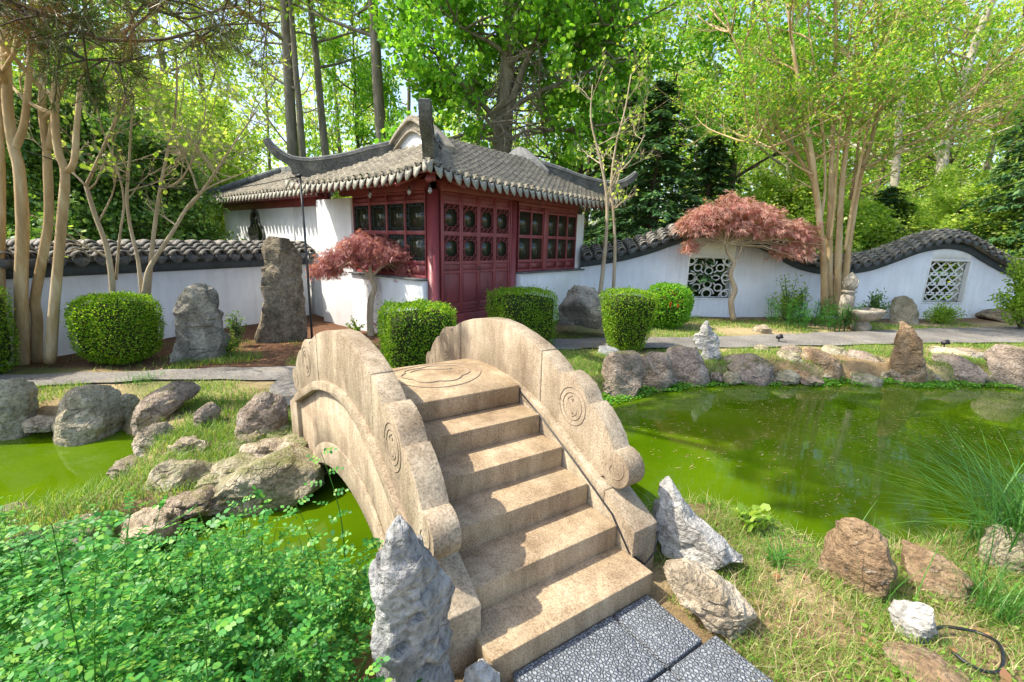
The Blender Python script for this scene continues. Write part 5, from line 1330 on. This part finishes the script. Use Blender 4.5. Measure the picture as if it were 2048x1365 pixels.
# pine boughs overhanging from the left
def pine():
    g = np.random.default_rng(97); mb = MB(); base = np.array([-6.2, 4.4, 0.]); Pn = []; Dn = []; tag_ = []
    mb.tube([base+(0, 0, -.3), base+(.1, .1, 4), base+(0, .3, 9), base+(.2, .2, 13)], [.26, .22, .16, .08], 10, cap=False)
    def tuft(p, d, n, brown):
        dd = norm(d[None, :]*.7+rand_dirs(n, g)); Pn.append(p+g.normal(size=(n, 3))*.03); Dn.append(dd); tag_.append(np.full(n, brown))
    def bough(pts, r0, ntw, brownp):
        P = np.array([at(x, y, Y) for x, y, Y in pts]); n = len(P); tq = np.linspace(0, n-1, 24)
        Q = np.stack([np.interp(tq, range(n), P[:, j]) for j in range(3)], 1); Q += np.stack([np.zeros(24), np.zeros(24), .02*np.sin(tq*2.1)], 1)
        mb.tube(Q, np.linspace(r0*.45, .005, 24), 6, cap=False)
        for k in range(ntw):
            i = g.integers(5, 24); d = norm(np.array([g.normal(), g.normal()*.8, g.normal()*.5+.1])); L = g.uniform(.2, .55); e = Q[i]+d*L; mb.tube([Q[i], (Q[i]+e)/2+np.array([0, 0, .02]), e], [.010, .007, .004], 4, cap=False)
            for f in (.55, .8, 1.0): tuft(Q[i]+d*L*f, d, 26, g.random() < brownp)
    root = lambda z: (-120, z)
    bough([(-260, 10, 4.6), (0, 20, 4.6), (90, 60, 4.7), (170, 120, 4.7), (245, 130, 4.7), (300, 105, 4.8)], .05, 16, .1)
    bough([(-260, -60, 4.3), (60, 20, 4.3), (200, 75, 4.4), (330, 80, 4.4), (450, 55, 4.5), (560, 40, 4.6)], .05, 10, .15)
    bough([(-260, -150, 4.0), (150, -80, 4.0), (300, 10, 4.1), (380, 40, 4.2), (470, 20, 4.3)], .05, 15, .25)
    bough([(-260, -120, 3.9), (50, -60, 3.9), (250, -40, 4.0), (420, 0, 4.1), (540, -10, 4.2)], .05, 15, .25)
    bough([(-200, -60, 4.2), (-20, 0, 4.2), (60, 30, 4.2), (120, 20, 4.3)], .04, 12, .25)
    bough([(-200, -20, 4.4), (20, 40, 4.4), (100, 75, 4.5), (150, 60, 4.6)], .03, 14, .3)
    # high canopy out of the frame that dapples the pond
    for k in range(80):
        a = g.uniform(0, 6.283); zc = g.uniform(9.5, 13); c = np.array([g.uniform(2.2, 8.2)-zc*.775, g.uniform(3.2, 7.4)-zc*.095, zc]); s0 = base+np.array([0, .2, c[2]-1.0])
        mb.tube([s0, (s0+c)/2+np.array([0, 0, .3]), c], [.06, .04, .015], 5, cap=False)
        for q in range(26): tuft(c+rand_dirs(1, g)[0]*g.random()*.9, rand_dirs(1, g)[0], 26, False)
    P, D, B_ = np.concatenate(Pn), np.concatenate(Dn), np.concatenate(tag_); loc = np.array([base[0], base[1], 0])
    mb.v = [(a-loc[0], b_-loc[1], z) for a, b_, z in mb.v]; P = P-loc
    r_ = empty('pine_tree', loc, 'long needled pine whose boughs hang into the upper left corner', 'tree')
    link('trunk', mb_mesh(mb, 'trunk'), M_DARKB, r_, True); L = g.uniform(.12, .22, len(P)); N = rand_dirs(len(P), g)
    for k, nm, mt in ((B_ < .5, 'needles', LEAFG['needle']), (B_ > .5, 'withered_needles', LEAFG['cone'])):
        link(nm, leaf_mesh(nm, P[k], D[k], N[k], L[k], np.where(P[k][:, 2] > 8, .05, .0075)), mt, r_)
pine()
# ------------------------------------------------------------------ garden furniture
# thin black post with its bracket
w = gp(625, 692); top = at(600, 352, w[1]); b = MB()
lp = empty('light_post', (w[0], w[1], 0), 'thin black metal post leaning left beside the tallest standing stone', 'post')
tv = np.array([top[0]-w[0], 0, top[2]]); b.tube([(0, 0, -.1), tv*.5+np.array([.012, 0, 0]), tv], [.021, .019, .017], 10); b.build('pole', M_IRON, lp, True)
b = MB(); b.tube([tv+np.array([-.05, 0, -.01]), tv+np.array([.03, 0, .02])], .026, 8); b.tube([tv+np.array([-.05, 0, 0])+np.array([.04*math.cos(q), 0, .03+.04*math.sin(q)]) for q in np.linspace(0, 5, 10)], .006, 5); b.build('bracket', M_IRON, lp)
# sagging black wire of the string lights
b = MB(); p0 = np.array([w[0], w[1], 0])+tv; p1 = at(46, 300, 6.3)
b.tube([p0+(p1-p0)*t_-np.array([0, 0, .35*math.sin(math.pi*t_)]) for t_ in np.linspace(0, 1, 18)], .006, 4)
tag(b.build('light_wire', M_BLK), 'thin black wire strung from the post to the multi trunked tree', 'wire')
# stone basin with its lotus bud post
M_BAS = m_stone('weathered_stone', (.20, .18, .145), (.37, .335, .275), (.50, .47, .40), 3, 50, streak=(.5, .46, .38), bump=.5, bdist=.02)
w = gp(1704, 660); kx = w[1]/F
fo = empty('stone_fountain', (w[0], w[1], 0), 'weathered stone basin on a foot beside a post with lotus bud finial', 'fountain')
b = MB(); b.lathe([(.155, -.1), (.155, .55), (.15, .78), (.125, .80), (.12, .86), (.155, .875), (.155, .92), (.10, .935)], (-.02, .30, 0), 24); po = b.build('post', M_BAS, fo, True)
b = MB(); b.lathe([(.09, .93), (.135, .98), (.165, 1.06), (.165, 1.12), (.13, 1.21), (.075, 1.29), (.02, 1.36), (.0, 1.37)], (-.02, .30, 0), 24)
b.build('finial', M_BAS, po, True)
b = MB()
for a in np.arange(6)*R(60): b.tube([(-.02+r_*math.cos(a+tw), .30+r_*math.sin(a+tw), z) for r_, z, tw in ((.14, .985, -.5), (.172, 1.07, -.2), (.165, 1.14, .1), (.11, 1.25, .4), (.05, 1.32, .6))], .012, 5)
b.build('petal', M_BAS, po, True)
b = MB(); b.lathe([(.20, -.05), (.21, .12), (.15, .18), (.14, .22), (.22, .25), (.34, .33), (.415, .45), (.425, .50), (.40, .52), (.37, .50), (.30, .43), (.15, .40), (.0, .40)], (.20, 0, 0), 32); b.build('basin', M_BAS, fo, True)
# two small black garden spotlights
for (px, py), lb in (((1557, 686), 'small black spotlight on the path edge near the white scholar stone'), ((1887, 698), 'small black spotlight on the path edge right of the standing stone')):
    w = gp(px, py); e = empty('spotlight', w, lb, 'spotlight', 'garden spotlights'); b = MB(); b.tube([(0, 0, -.05), (0, 0, .10)], .012, 7); b.build('stake', M_BLK, e)
    b = MB(); b.tube([(-.05, .02, .10), (-.02, .0, .12), (.05, -.03, .15)], [.030, .042, .048], 10); b.build('lamp_head', M_BLK, e, True)

# ------------------------------------------------------------------ low planting
def bush(px, py, w, d, h, label, cols, n, size, seed, name='bush', aspect=.5, flowers=None, Y=None, stems=14, oval=False, mat=None, base=None, loose=.25, droop=0, cat='shrub', group=None):
    g = np.random.default_rng(seed); B_ = gp(px, py) if Y is None else at(px, py, Y)
    r_ = empty(name, (B_[0], B_[1], 0), label, cat, group); mb = MB(); P = []; D = []
    for k in range(stems):
        u = rand_dirs(1, g)[0]; u[2] = abs(u[2]); e = np.array([u[0]*w/2, u[1]*d/2, h*(.35+.65*u[2])])*g.uniform(.75, 1.05); mid = e*np.array([.35, .35, .55]); mb.tube([(0, 0, -.05), mid, e], [.012, .009, .004], 5, cap=False)
        m = n//stems; t = g.uniform(.25, 1.05, m)[:, None]; q = mid*(1-t)*2*t+e*t*t+rand_dirs(m, g)*(loose*min(w, h)*g.random(m)[:, None]**.7)
        q[:, 2] = np.abs(q[:, 2]); P.append(q); D.append(norm(e[None]*.6+rand_dirs(m, g)*h+np.array([0, 0, -droop])))
    P, D = np.concatenate(P), np.concatenate(D); L = g.uniform(.6, 1.25, len(P))*size
    link('branches', mb_mesh(mb, 'branches'), M_DARKB, r_)
    link('foliage', leaf_mesh('foliage', P, D, norm(rand_dirs(len(P), g)+np.array([0, 0, .8])), L, L*aspect, oval), mat, r_)
    if flowers:
        m, mt, fs = flowers; k = g.permutation(len(P))[:m]; q = P[k]*1.06
        F5 = np.repeat(q, 5, 0); dd = norm(rand_dirs(len(F5), g)+np.array([0, -.4, .5])); link('blossoms', leaf_mesh('blossoms', F5, dd, rand_dirs(len(F5), g), fs, fs*.8, True), mt, r_)
    return r_
M_RF = m_leaf('azalea_blossom', [(.55, .03, .02), (.70, .08, .04), (.75, .16, .08)], .3)
M_LILY = m_leaf('lily_leaf', [(.03, .12, .02), (.05, .18, .03), (.08, .24, .04)], .35)
az = hedge(1330, 652, 1.05, .95, 1.0, 'round light green azalea bush dotted with orange red flowers', name='azalea_bush', cat='shrub', group=None, lm=LEAFG['tulip'], ls=1.9, power=2.6, taper=.95, n=7000, seed=9, Y=10.6)
g = np.random.default_rng(8); u = rand_dirs(46, g); u[:, 2] = np.abs(u[:, 2])*.8; u[:, 1] = -np.abs(u[:, 1]); F5 = np.repeat(u*np.array([.54, .49, .52])+np.array([0, 0, .52]), 5, 0)
link('blossoms', leaf_mesh('blossoms', F5, norm(rand_dirs(len(F5), g)+np.array([0, -.4, .4])), rand_dirs(len(F5), g), .032, .026, True), M_RF, az)
bush(1572, 640, 1.15, .7, 1.25, 'airy dark leaved bush in front of the wavy wall under the pink maple', None, 1500, .075, 102, mat=LEAFG['mid'], Y=11.9, stems=26, loose=.14)
bush(1745, 645, .75, .5, .85, 'small dark leaved bush behind the stone basin', None, 1400, .07, 103, mat=LEAFG['dark'], Y=12.0, stems=22, loose=.16)
bush(1880, 638, 1.15, .6, .55, 'low spreading feathery green shrub beneath the second lattice window', None, 3000, .07, 104, mat=LEAFG['mid'], Y=12.2, stems=30, aspect=.3)
bush(475, 690, .32, .3, .60, 'small dark leaved seedling between the grey stone and the tallest stone', None, 420, .05, 105, mat=LEAFG['dark'], stems=10)
bush(455, 705, .5, .35, .30, 'low dark green tuft at the foot of the broad grey stone', None, 700, .05, 106, mat=LEAFG['mid'], stems=16)
bush(712, 672, .35, .3, .42, 'small red brown leaved seedling left of the dome shaped maple trunk', None, 260, .06, 107, mat=LEAFG['mid'], stems=8, loose=.1)
bush(768, 668, .42, .3, .50, 'little dark red maple seedling right of the dome shaped maple trunk', None, 420, .08, 108, mat=LEAFG['maple'], stems=10, aspect=.25, loose=.2)
bush(2045, 640, 1.5, 1.2, 2.3, 'dark stemmed broad leaved shrub cut off by the right edge before the wavy wall', None, 4200, .10, 109, mat=LEAFG['mid'], Y=11.4, stems=46, loose=.16)
# clumps of upright lilies
def lily(px, py, w, n, h, label, seed, Y=None):
    g = np.random.default_rng(seed); B_ = gp(px, py) if Y is None else at(px, py, Y); r_ = empty('lily_clump', (B_[0], B_[1], 0), label, 'plant', 'lily clumps before the wavy wall'); mb = MB(); P = []; D = []
    for k in range(n):
        x, y = g.normal()*w/2.4, g.normal()*w/4; hh = h*g.uniform(.65, 1.1); tip = np.array([x*1.15, y*1.1, hh]); mb.tube([(x, y, -.03), tip], [.008, .004], 5, cap=False)
        m = 46; t = g.uniform(.15, 1, m)[:, None]; P.append(np.array([x, y, 0])+(tip-np.array([x, y, 0]))*t); a = g.uniform(0, 6.283, m); D.append(norm(np.stack([np.cos(a), np.sin(a), g.uniform(.0, .7, m)], 1)))
    P, D = np.concatenate(P), np.concatenate(D); link('stem', mb_mesh(mb, 'stem'), M_LILY, r_); L = g.uniform(.09, .15, len(P)); link('foliage', leaf_mesh('foliage', P, D, norm(rand_dirs(len(P), g)*.5+np.array([0, 0, 1.])), L, .020), M_LILY, r_)
lily(1605, 655, .95, 26, .62, 'wide clump of upright green lilies left of the vase shaped tree foot', 121)
lily(1683, 662, .40, 14, .62, 'narrow clump of upright green lilies touching the stone basin', 122)
lily(1625, 640, .8, 16, .80, 'taller clump of green lilies against the wall behind the wide clump', 123, Y=11.6)

# ------------------------------------------------------------------ grass, reeds and ground cover
def blades(P, L, wd, lean, g, seg=3, dirs=None):
    """curved grass blades, seg quads each"""
    n = len(P); a = g.uniform(0, 6.283, n); d = np.stack([np.cos(a), np.sin(a), np.zeros(n)], 1) if dirs is None else dirs; s = np.stack([-d[:, 1], d[:, 0], np.zeros(n)], 1)
    L = np.asarray(L)[:, None]; lean = np.asarray(lean)[:, None]; V = []
    for i in range(seg+1):
        t = i/seg; c = P+d*(lean*L*t*t)+np.array([0, 0, 1.])*(L*(t-.45*lean*t*t)); w_ = wd*(1-t)**.7
        V += [c-s*w_/2 if np.isscalar(wd) else c-s*w_[:, None]/2, c+s*w_/2 if np.isscalar(wd) else c+s*w_[:, None]/2]
    V = np.stack(V, 1); k = 2*(seg+1); base = np.arange(n)[:, None]*k
    Q = np.concatenate([base+np.array([[2*i, 2*i+1, 2*i+3, 2*i+2]]) for i in range(seg)], 0)
    return V.reshape(-1, 3), Q
M_GRASS = m_leaf('grass_blade', [(.07, .18, .018), (.12, .27, .025), (.19, .36, .04), (.28, .42, .07), (.42, .42, .16)], .45)
M_STRAW = m_leaf('straw_blade', [(.34, .26, .13), (.48, .38, .20), (.58, .48, .29), (.26, .19, .09), (.20, .22, .06)], .3)
M_REED = m_leaf('reed_blade', [(.05, .17, .03), (.09, .25, .04), (.15, .33, .06)], .45)
def sow(n, x0, x1, y0, y1, dens, g):
    X = g.uniform(x0, x1, n); Y = g.uniform(y0, y1, n); k = g.random(n) < dens(X, Y); X, Y = X[k], Y[k]
    k = (pond_sd(X, Y) < -.03) & (path_dist(X, Y) > .0); X, Y = X[k], Y[k]; return X, Y
def slab_mask(X, Y):
    dx, dy = X-BO[0], Y-BO[1]; c_, s_ = math.cos(BY), math.sin(BY); bx, by = c_*dx+s_*dy, -s_*dx+c_*dy
    return ((bx > -1.24) & (bx < .24) & (by > -.02) & (by < 3.6)) | ((bx > -.93) & (bx < .075) & (by < .05))
def sward(name, n, box, dens, Lr, wd, lean, mat, seed, z=0):
    g = np.random.default_rng(seed); X, Y = sow(n, *box, dens, g); k = ~slab_mask(X, Y); X, Y = X[k], Y[k]; P = np.stack([X, Y, ground_z(X, Y)-.005], 1)
    V, Q = blades(P, g.uniform(*Lr, len(P)), wd, g.uniform(*lean, len(P)), g, 2); return tag(link(name, mesh_np(name, V, quads=Q), mat), kind='stuff')
nzf = lambda X, Y, f, s: vnoise(X, Y, f, s)
left = lambda X, Y: sm(.30, .62, nzf(X, Y, 1.6, 61))*np.where(Y < 5.6, 1, np.where((X > -5.0) & (Y > 6.2) & (Y < 7.6), 1, .12))
sward('grass', 60000, (-6.8, -1.2, 3.0, 8.2), left, (.05, .15), .007, (.3, 1.1), M_GRASS, 131)
mid = lambda X, Y: sm(.25, .55, nzf(X, Y, 1.3, 62))
sward('grass', 60000, (-.6, 10, 5.6, 9.4), mid, (.035, .10), .008, (.3, 1.0), M_GRASS, 132)
back = lambda X, Y: sm(.45, .7, nzf(X, Y, .9, 63))*.9
sward('grass', 60000, (.4, 14, 9.0, 12.8), back, (.04, .12), .010, (.3, 1.0), M_GRASS, 133)
sward('straw', 30000, (.4, 12, 7.2, 12), lambda X, Y: sm(.4, .6, nzf(X, Y, 1.9, 64))*.6, (.03, .08), .008, (.6, 1.3), M_STRAW, 134)
fr_ = lambda X, Y: np.where(nzf(X, Y, 3.0, 65) > .42, 1, .25)
sward('grass', 150000, (.55, 7.5, .5, 4.2), fr_, (.04, .13), .0045, (.3, 1.1), M_GRASS, 135)
sward('straw', 36000, (.55, 7.5, .5, 4.2), lambda X, Y: np.where(nzf(X, Y, 2.4, 66) > .38, .8, .3), (.05, .18), .004, (.7, 1.5), M_STRAW, 136)
sward('straw', 9000, (-4.6, -1.2, 3.2, 4.8), lambda X, Y: .5+0*X, (.04, .10), .005, (.6, 1.4), M_STRAW, 137)
g = np.random.default_rng(138); X, Y = sow(9000, .6, 4.2, .9, 3.3, lambda X, Y: np.where(nzf(X, Y, 2.6, 74) > .5, .9, .05), g); k = ~slab_mask(X, Y); X, Y = X[k], Y[k]
P = np.stack([X, Y, ground_z(X, Y)+g.random(len(X))*.05], 1); L = g.uniform(.012, .034, len(P))
tag(link('ground_cover', leaf_mesh('ground_cover', P, rand_dirs(len(P), g)*np.array([1, 1, .4]), norm(rand_dirs(len(P), g)*.5+np.array([0, 0, 1.])), L, L*.7, True), M_GRASS), kind='stuff')
# tufts with a place of their own
def tuft(px, py, n, L, wd, lean, label, seed, spread=.05, mat=M_REED, name='grass_tuft', z=None, Y=None):
    g = np.random.default_rng(seed); B_ = gp(px, py) if Y is None else at(px, py, Y); zz = gz(B_[0], B_[1]) if z is None else z
    P = np.stack([g.normal(size=n)*spread, g.normal(size=n)*spread, np.zeros(n)], 1); V, Q = blades(P, g.uniform(.55, 1.1, n)*L, g.uniform(.7, 1.2, n)*wd, g.uniform(*lean, n), g, 6)
    o = link(name, mesh_np(name, V, quads=Q), mat); o.location = (B_[0], B_[1], zz); return tag(o, label, 'grass')
tuft(2052, 1120, 420, 1.0, .011, (.35, 1.25), 'big arching tuft of long fine green grass at the right edge of the pond', 141, .12)
tuft(1990, 1215, 160, .42, .0055, (.3, 1.2), 'short green grass tuft in front of the tan rock at the right edge', 142, .07)
tuft(1760, 1205, 12, .62, .0075, (.05, .45), 'few tall broad reed blades standing beside the orange brown boulder', 143, .07)
tuft(1552, 1128, 40, .22, .010, (.5, 1.2), 'low broad bladed tuft between the pale peaked rock and the orange brown boulder', 144, .03)
tuft(1700, 740, 60, .16, .008, (.4, 1.1), 'small green tuft growing between far bank rocks', 145, .08)
tuft(288, 762, 160, .20, .006, (.4, 1.2), 'round tuft of fine grass above the flat topped rock by the left pool', 146, .12)
tuft(1268, 1120, 60, .12, .005, (.4, 1.2), 'brown and green tuft at the right end of the second step', 147, .03, M_STRAW)
tuft(240, 1005, 130, .16, .005, (.6, 1.3), 'pale grass tuft hanging into the left pool from the spit', 148, .10, M_GRASS, z=-.22)
# duckweed and creeping green along the far waterline
g = np.random.default_rng(151); n = 52000; X = g.uniform(.2, 10, n); Y = g.uniform(4.8, 7.6, n); sd0 = pond_sd(X, Y); k = (sd0 > -.08) & (sd0 < .16+.34*nzf(X, Y, 1.3, 67)**1.2) & (nzf(X, Y, 3.1, 68) > .30); X, Y = X[k], Y[k]
P = np.stack([X, Y, np.full(len(X), WZ+.008)+g.random(len(X))*.045], 1); L = g.uniform(.022, .045, len(P))
tag(link('waterweed', leaf_mesh('waterweed', P, rand_dirs(len(P), g)*np.array([1, 1, .35]), norm(rand_dirs(len(P), g)*.4+np.array([0, 0, 1.])), L, L*.9, True), m_leaf('waterweed_leaf', [(.08, .24, .02), (.14, .36, .03), (.22, .46, .05)], .35)), kind='stuff')
# floating litter on the water
n = 5200; X = g.uniform(-.5, 10, n); Y = g.uniform(2.8, 7.4, n); k = (pond_sd(X, Y) > .02) & (nzf(X, Y, 1.1, 69)*.6+nzf(X, Y, 4.1, 70)*.4 > .44); X, Y = X[k], Y[k]; P = np.stack([X, Y, np.full(len(X), WZ+.003)], 1); a = g.normal(size=len(P))*.5+.35
D = np.stack([np.cos(a), np.sin(a), 0*a], 1); L = g.uniform(.015, .11, len(P))*g.random(len(P))**.5; up_ = np.broadcast_to(np.array([0, 0, 1.]), D.shape)
tag(link('floating_litter', leaf_mesh('floating_litter', P, D, up_, L, g.uniform(.006, .014, len(P))), m_leaf('litter_bits', [(.30, .24, .08), (.42, .36, .16), (.22, .15, .06)], .1)), kind='stuff')
# dead leaves on the ground
n = 1500; X = g.uniform(-6.5, 4.2, n); Y = g.uniform(1.0, 8.5, n); k = (pond_sd(X, Y) < -.05) & ~slab_mask(X, Y) & ((X > .8) | (Y > 6)); X, Y = X[k], Y[k]; P = np.stack([X, Y, ground_z(X, Y)+.012], 1); L = g.uniform(.03, .08, len(P))
tag(link('dead_leaves', leaf_mesh('dead_leaves', P, rand_dirs(len(P), g)*np.array([1, 1, .3]), norm(rand_dirs(len(P), g)*.4+np.array([0, 0, 1.])), L, L*.5, True), m_leaf('dead_leaf', [(.30, .15, .06), (.42, .24, .11), (.20, .10, .05)], .1)), kind='stuff')
# rubble filling the banks and green clumps growing between the stones
g = np.random.default_rng(171)
for i in range(24):
    px = 1225+i*34+g.uniform(-12, 12); y = 757+g.uniform(-6, 8)-(0 if px > 1290 else -22); w_ = gp(px, y, -.24)
    lump(w_[0], w_[1]+.05, -.27, g.uniform(.22, .42), g.uniform(.2, .35), g.uniform(.14, .26), 'small rubble stone packed into the far pond bank between the edging rocks', ('mauve', 'tan', 'brown')[i % 3], 200+i, 'rubble of the far pond bank', g.uniform(0, 3))
for i, (px, y, s_) in enumerate([(60, 1075, .34), (215, 1030, .26), (150, 1085, .38), (270, 1012, .30), (255, 935, .24), (470, 905, .30), (560, 890, .26), (400, 1010, .34), (90, 850, .28), (455, 845, .2), (20, 1035, .25), (300, 1060, .36)]):
    w_ = gp(px, y, -.16); lump(w_[0], w_[1], -.2, s_*1.2, s_, s_*.6, 'low rubble stone half sunk in the grassy spit beside the left pool', ('tan', 'mauve', 'buff')[i % 3], 300+i, 'rubble of the left pool', g.uniform(0, 3))
sward('bank_green', 26000, (-4.2, -1.25, 2.2, 5.0), lambda X, Y: np.where(nzf(X, Y, 2.2, 72) > .42, .9, .1), (.06, .20), .006, (.3, 1.1), M_GRASS, 172)
sward('bank_green', 22000, (.2, 9.5, 6.3, 8.6), lambda X, Y: np.where(nzf(X, Y, 1.5, 73) > .45, .9, .05), (.05, .14), .008, (.3, 1.1), M_GRASS, 173)
# yellow green weed by the water's edge
bush(1497, 1052, .22, .2, .16, 'bright yellow green weed with round leaves behind the pale peaked rock', None, 60, .06, 152, mat=LEAFG['light'], oval=True, aspect=.95, stems=6, name='weed', cat='plant')

b = MB(); hp_ = [(1840, 1300), (1868, 1272), (1900, 1263), (1950, 1272), (1990, 1298), (2003, 1330), (1990, 1352), (1940, 1345), (1900, 1318)]
hq, _n, _w = ribbon([tuple(gp(x, y)[:2]) for x, y in hp_], [1]*len(hp_), 60)
b.tube([(x, y, .03+.01*math.sin(i*.25)) for i, (x, y) in enumerate(hq)], .008, 7)
tag(b.build('hose', M_BLK, None, True), 'black hose looped in the dry grass at the lower right', 'hose')
# ------------------------------------------------------------------ the big green shrub in front
def front_shrub():
    g = np.random.default_rng(161); mb = MB(); P = []; D = []; N = []; S = []
    M_SH = m_leaf('indigo_leaf', [(.028, .16, .03), (.055, .26, .05), (.09, .35, .065), (.15, .43, .07), (.32, .54, .09)], .5)
    base = np.array([-1.6, 1.75, 0.]); n = 0; tries = 0
    while n < 1050 and tries < 6000:
        tries += 1
        x, y = g.uniform(-3.6, -.30), g.uniform(.75, 3.0)
        edge = poly_sd(np.array([x]), np.array([y]), [(-3.7, .6), (-.62, .6), (-.62, 1.5), (-.85, 2.35), (-1.35, 2.9), (-2.0, 2.6), (-2.9, 2.35), (-3.7, 2.1)])[0]
        if edge < 0: continue
        n += 1; top = (.36+.26*sm(-2.4, -1.1, x))*min(1, .6+edge*1.2)+.10*vnoise(np.array([x]), np.array([y]), 1.9, 71)[0]; h = max(.12, top*g.uniform(.45, 1.12))
        if g.random() < .03: h *= 1.5
        a = g.uniform(0, 6.283); ln = g.uniform(.05, .30); p0 = np.array([x, y, gz(x, y)-.02]); p2 = p0+np.array([math.cos(a)*ln, math.sin(a)*ln, h]); p1 = (p0+p2)/2+np.array([0, 0, h*.18])
        t = np.linspace(0, 1, 6)[:, None]; Q = p0*(1-t)**2+2*p1*t*(1-t)+p2*t*t; mb.tube(Q, np.linspace(.0045, .0015, 6), 4, cap=False)
        for k in range(int(5+h*14)):                # pinnate leaves along the upper stem
            f = g.uniform(.25, 1); q = p0*(1-f)**2+2*p1*f*(1-f)+p2*f*f; d = norm(np.array([g.normal(), g.normal(), g.uniform(-.2, .6)])); L = g.uniform(.07, .14); m = g.integers(3, 6); nv = norm(np.array([g.normal()*.35, g.normal()*.35, 1.]))
            s = norm(np.cross(d, nv)); e = q+d*L; mb.tube([q, e], .0012, 3, cap=False)
            ls = g.uniform(.013, .030)
            for i in range(m):
                c = q+d*L*(.35+.65*i/m)
                for sg in (-1, 1): P.append(c); D.append(s*sg+d*.35); N.append(nv+g.normal(size=3)*.25); S.append(ls*g.uniform(.8, 1.15))
            P.append(e); D.append(d); N.append(nv); S.append(ls*1.1)
    # tall sprig before the arch
    for (px, py, tx, ty, Y) in ((690, 1120, 640, 905, 2.0), (650, 1200, 590, 1010, 1.8), (470, 1150, 480, 1000, 2.0), (40, 1180, 20, 1065, 1.8)):
        p0, p2 = at(px, py, Y), at(tx, ty, Y); t = np.linspace(0, 1, 7)[:, None]; Q = p0+(p2-p0)*t+np.array([.03, 0, 0])*np.sin(t*3); mb.tube(Q, np.linspace(.004, .0015, 7), 4, cap=False)
        for k in range(9):
            q = p0+(p2-p0)*(.25+.75*k/8); d = norm(np.array([(-1)**k*1., g.normal()*.5, .25])); L = g.uniform(.05, .09); nv = norm(np.array([0, -.5, 1.])+g.normal(size=3)*.2); s = norm(np.cross(d, nv))
            for i in range(3):
                for sg in (-1, 1): P.append(q+d*L*(.3+.7*i/3)); D.append(s*sg+d*.4); N.append(nv+g.normal(size=3)*.2); S.append(g.uniform(.014, .024))
            P.append(q+d*L); D.append(d); N.append(nv); S.append(.022)
    P, D, N, S = map(np.array, (P, D, N, S)); P = P-base; mb.v = [(a-base[0], b_-base[1], z) for a, b_, z in mb.v]
    r_ = empty('indigo_shrub', base, 'sprawling bright green shrub with small round leaflets before the left pool', 'shrub')
    link('stems', mb_mesh(mb, 'stems'), M_REED, r_); link('foliage', leaf_mesh('foliage', P, D, N, S, S*.66, True), M_SH, r_)
    print('leaflets', len(P))
front_shrub()
print('objects', len(bpy.data.objects))
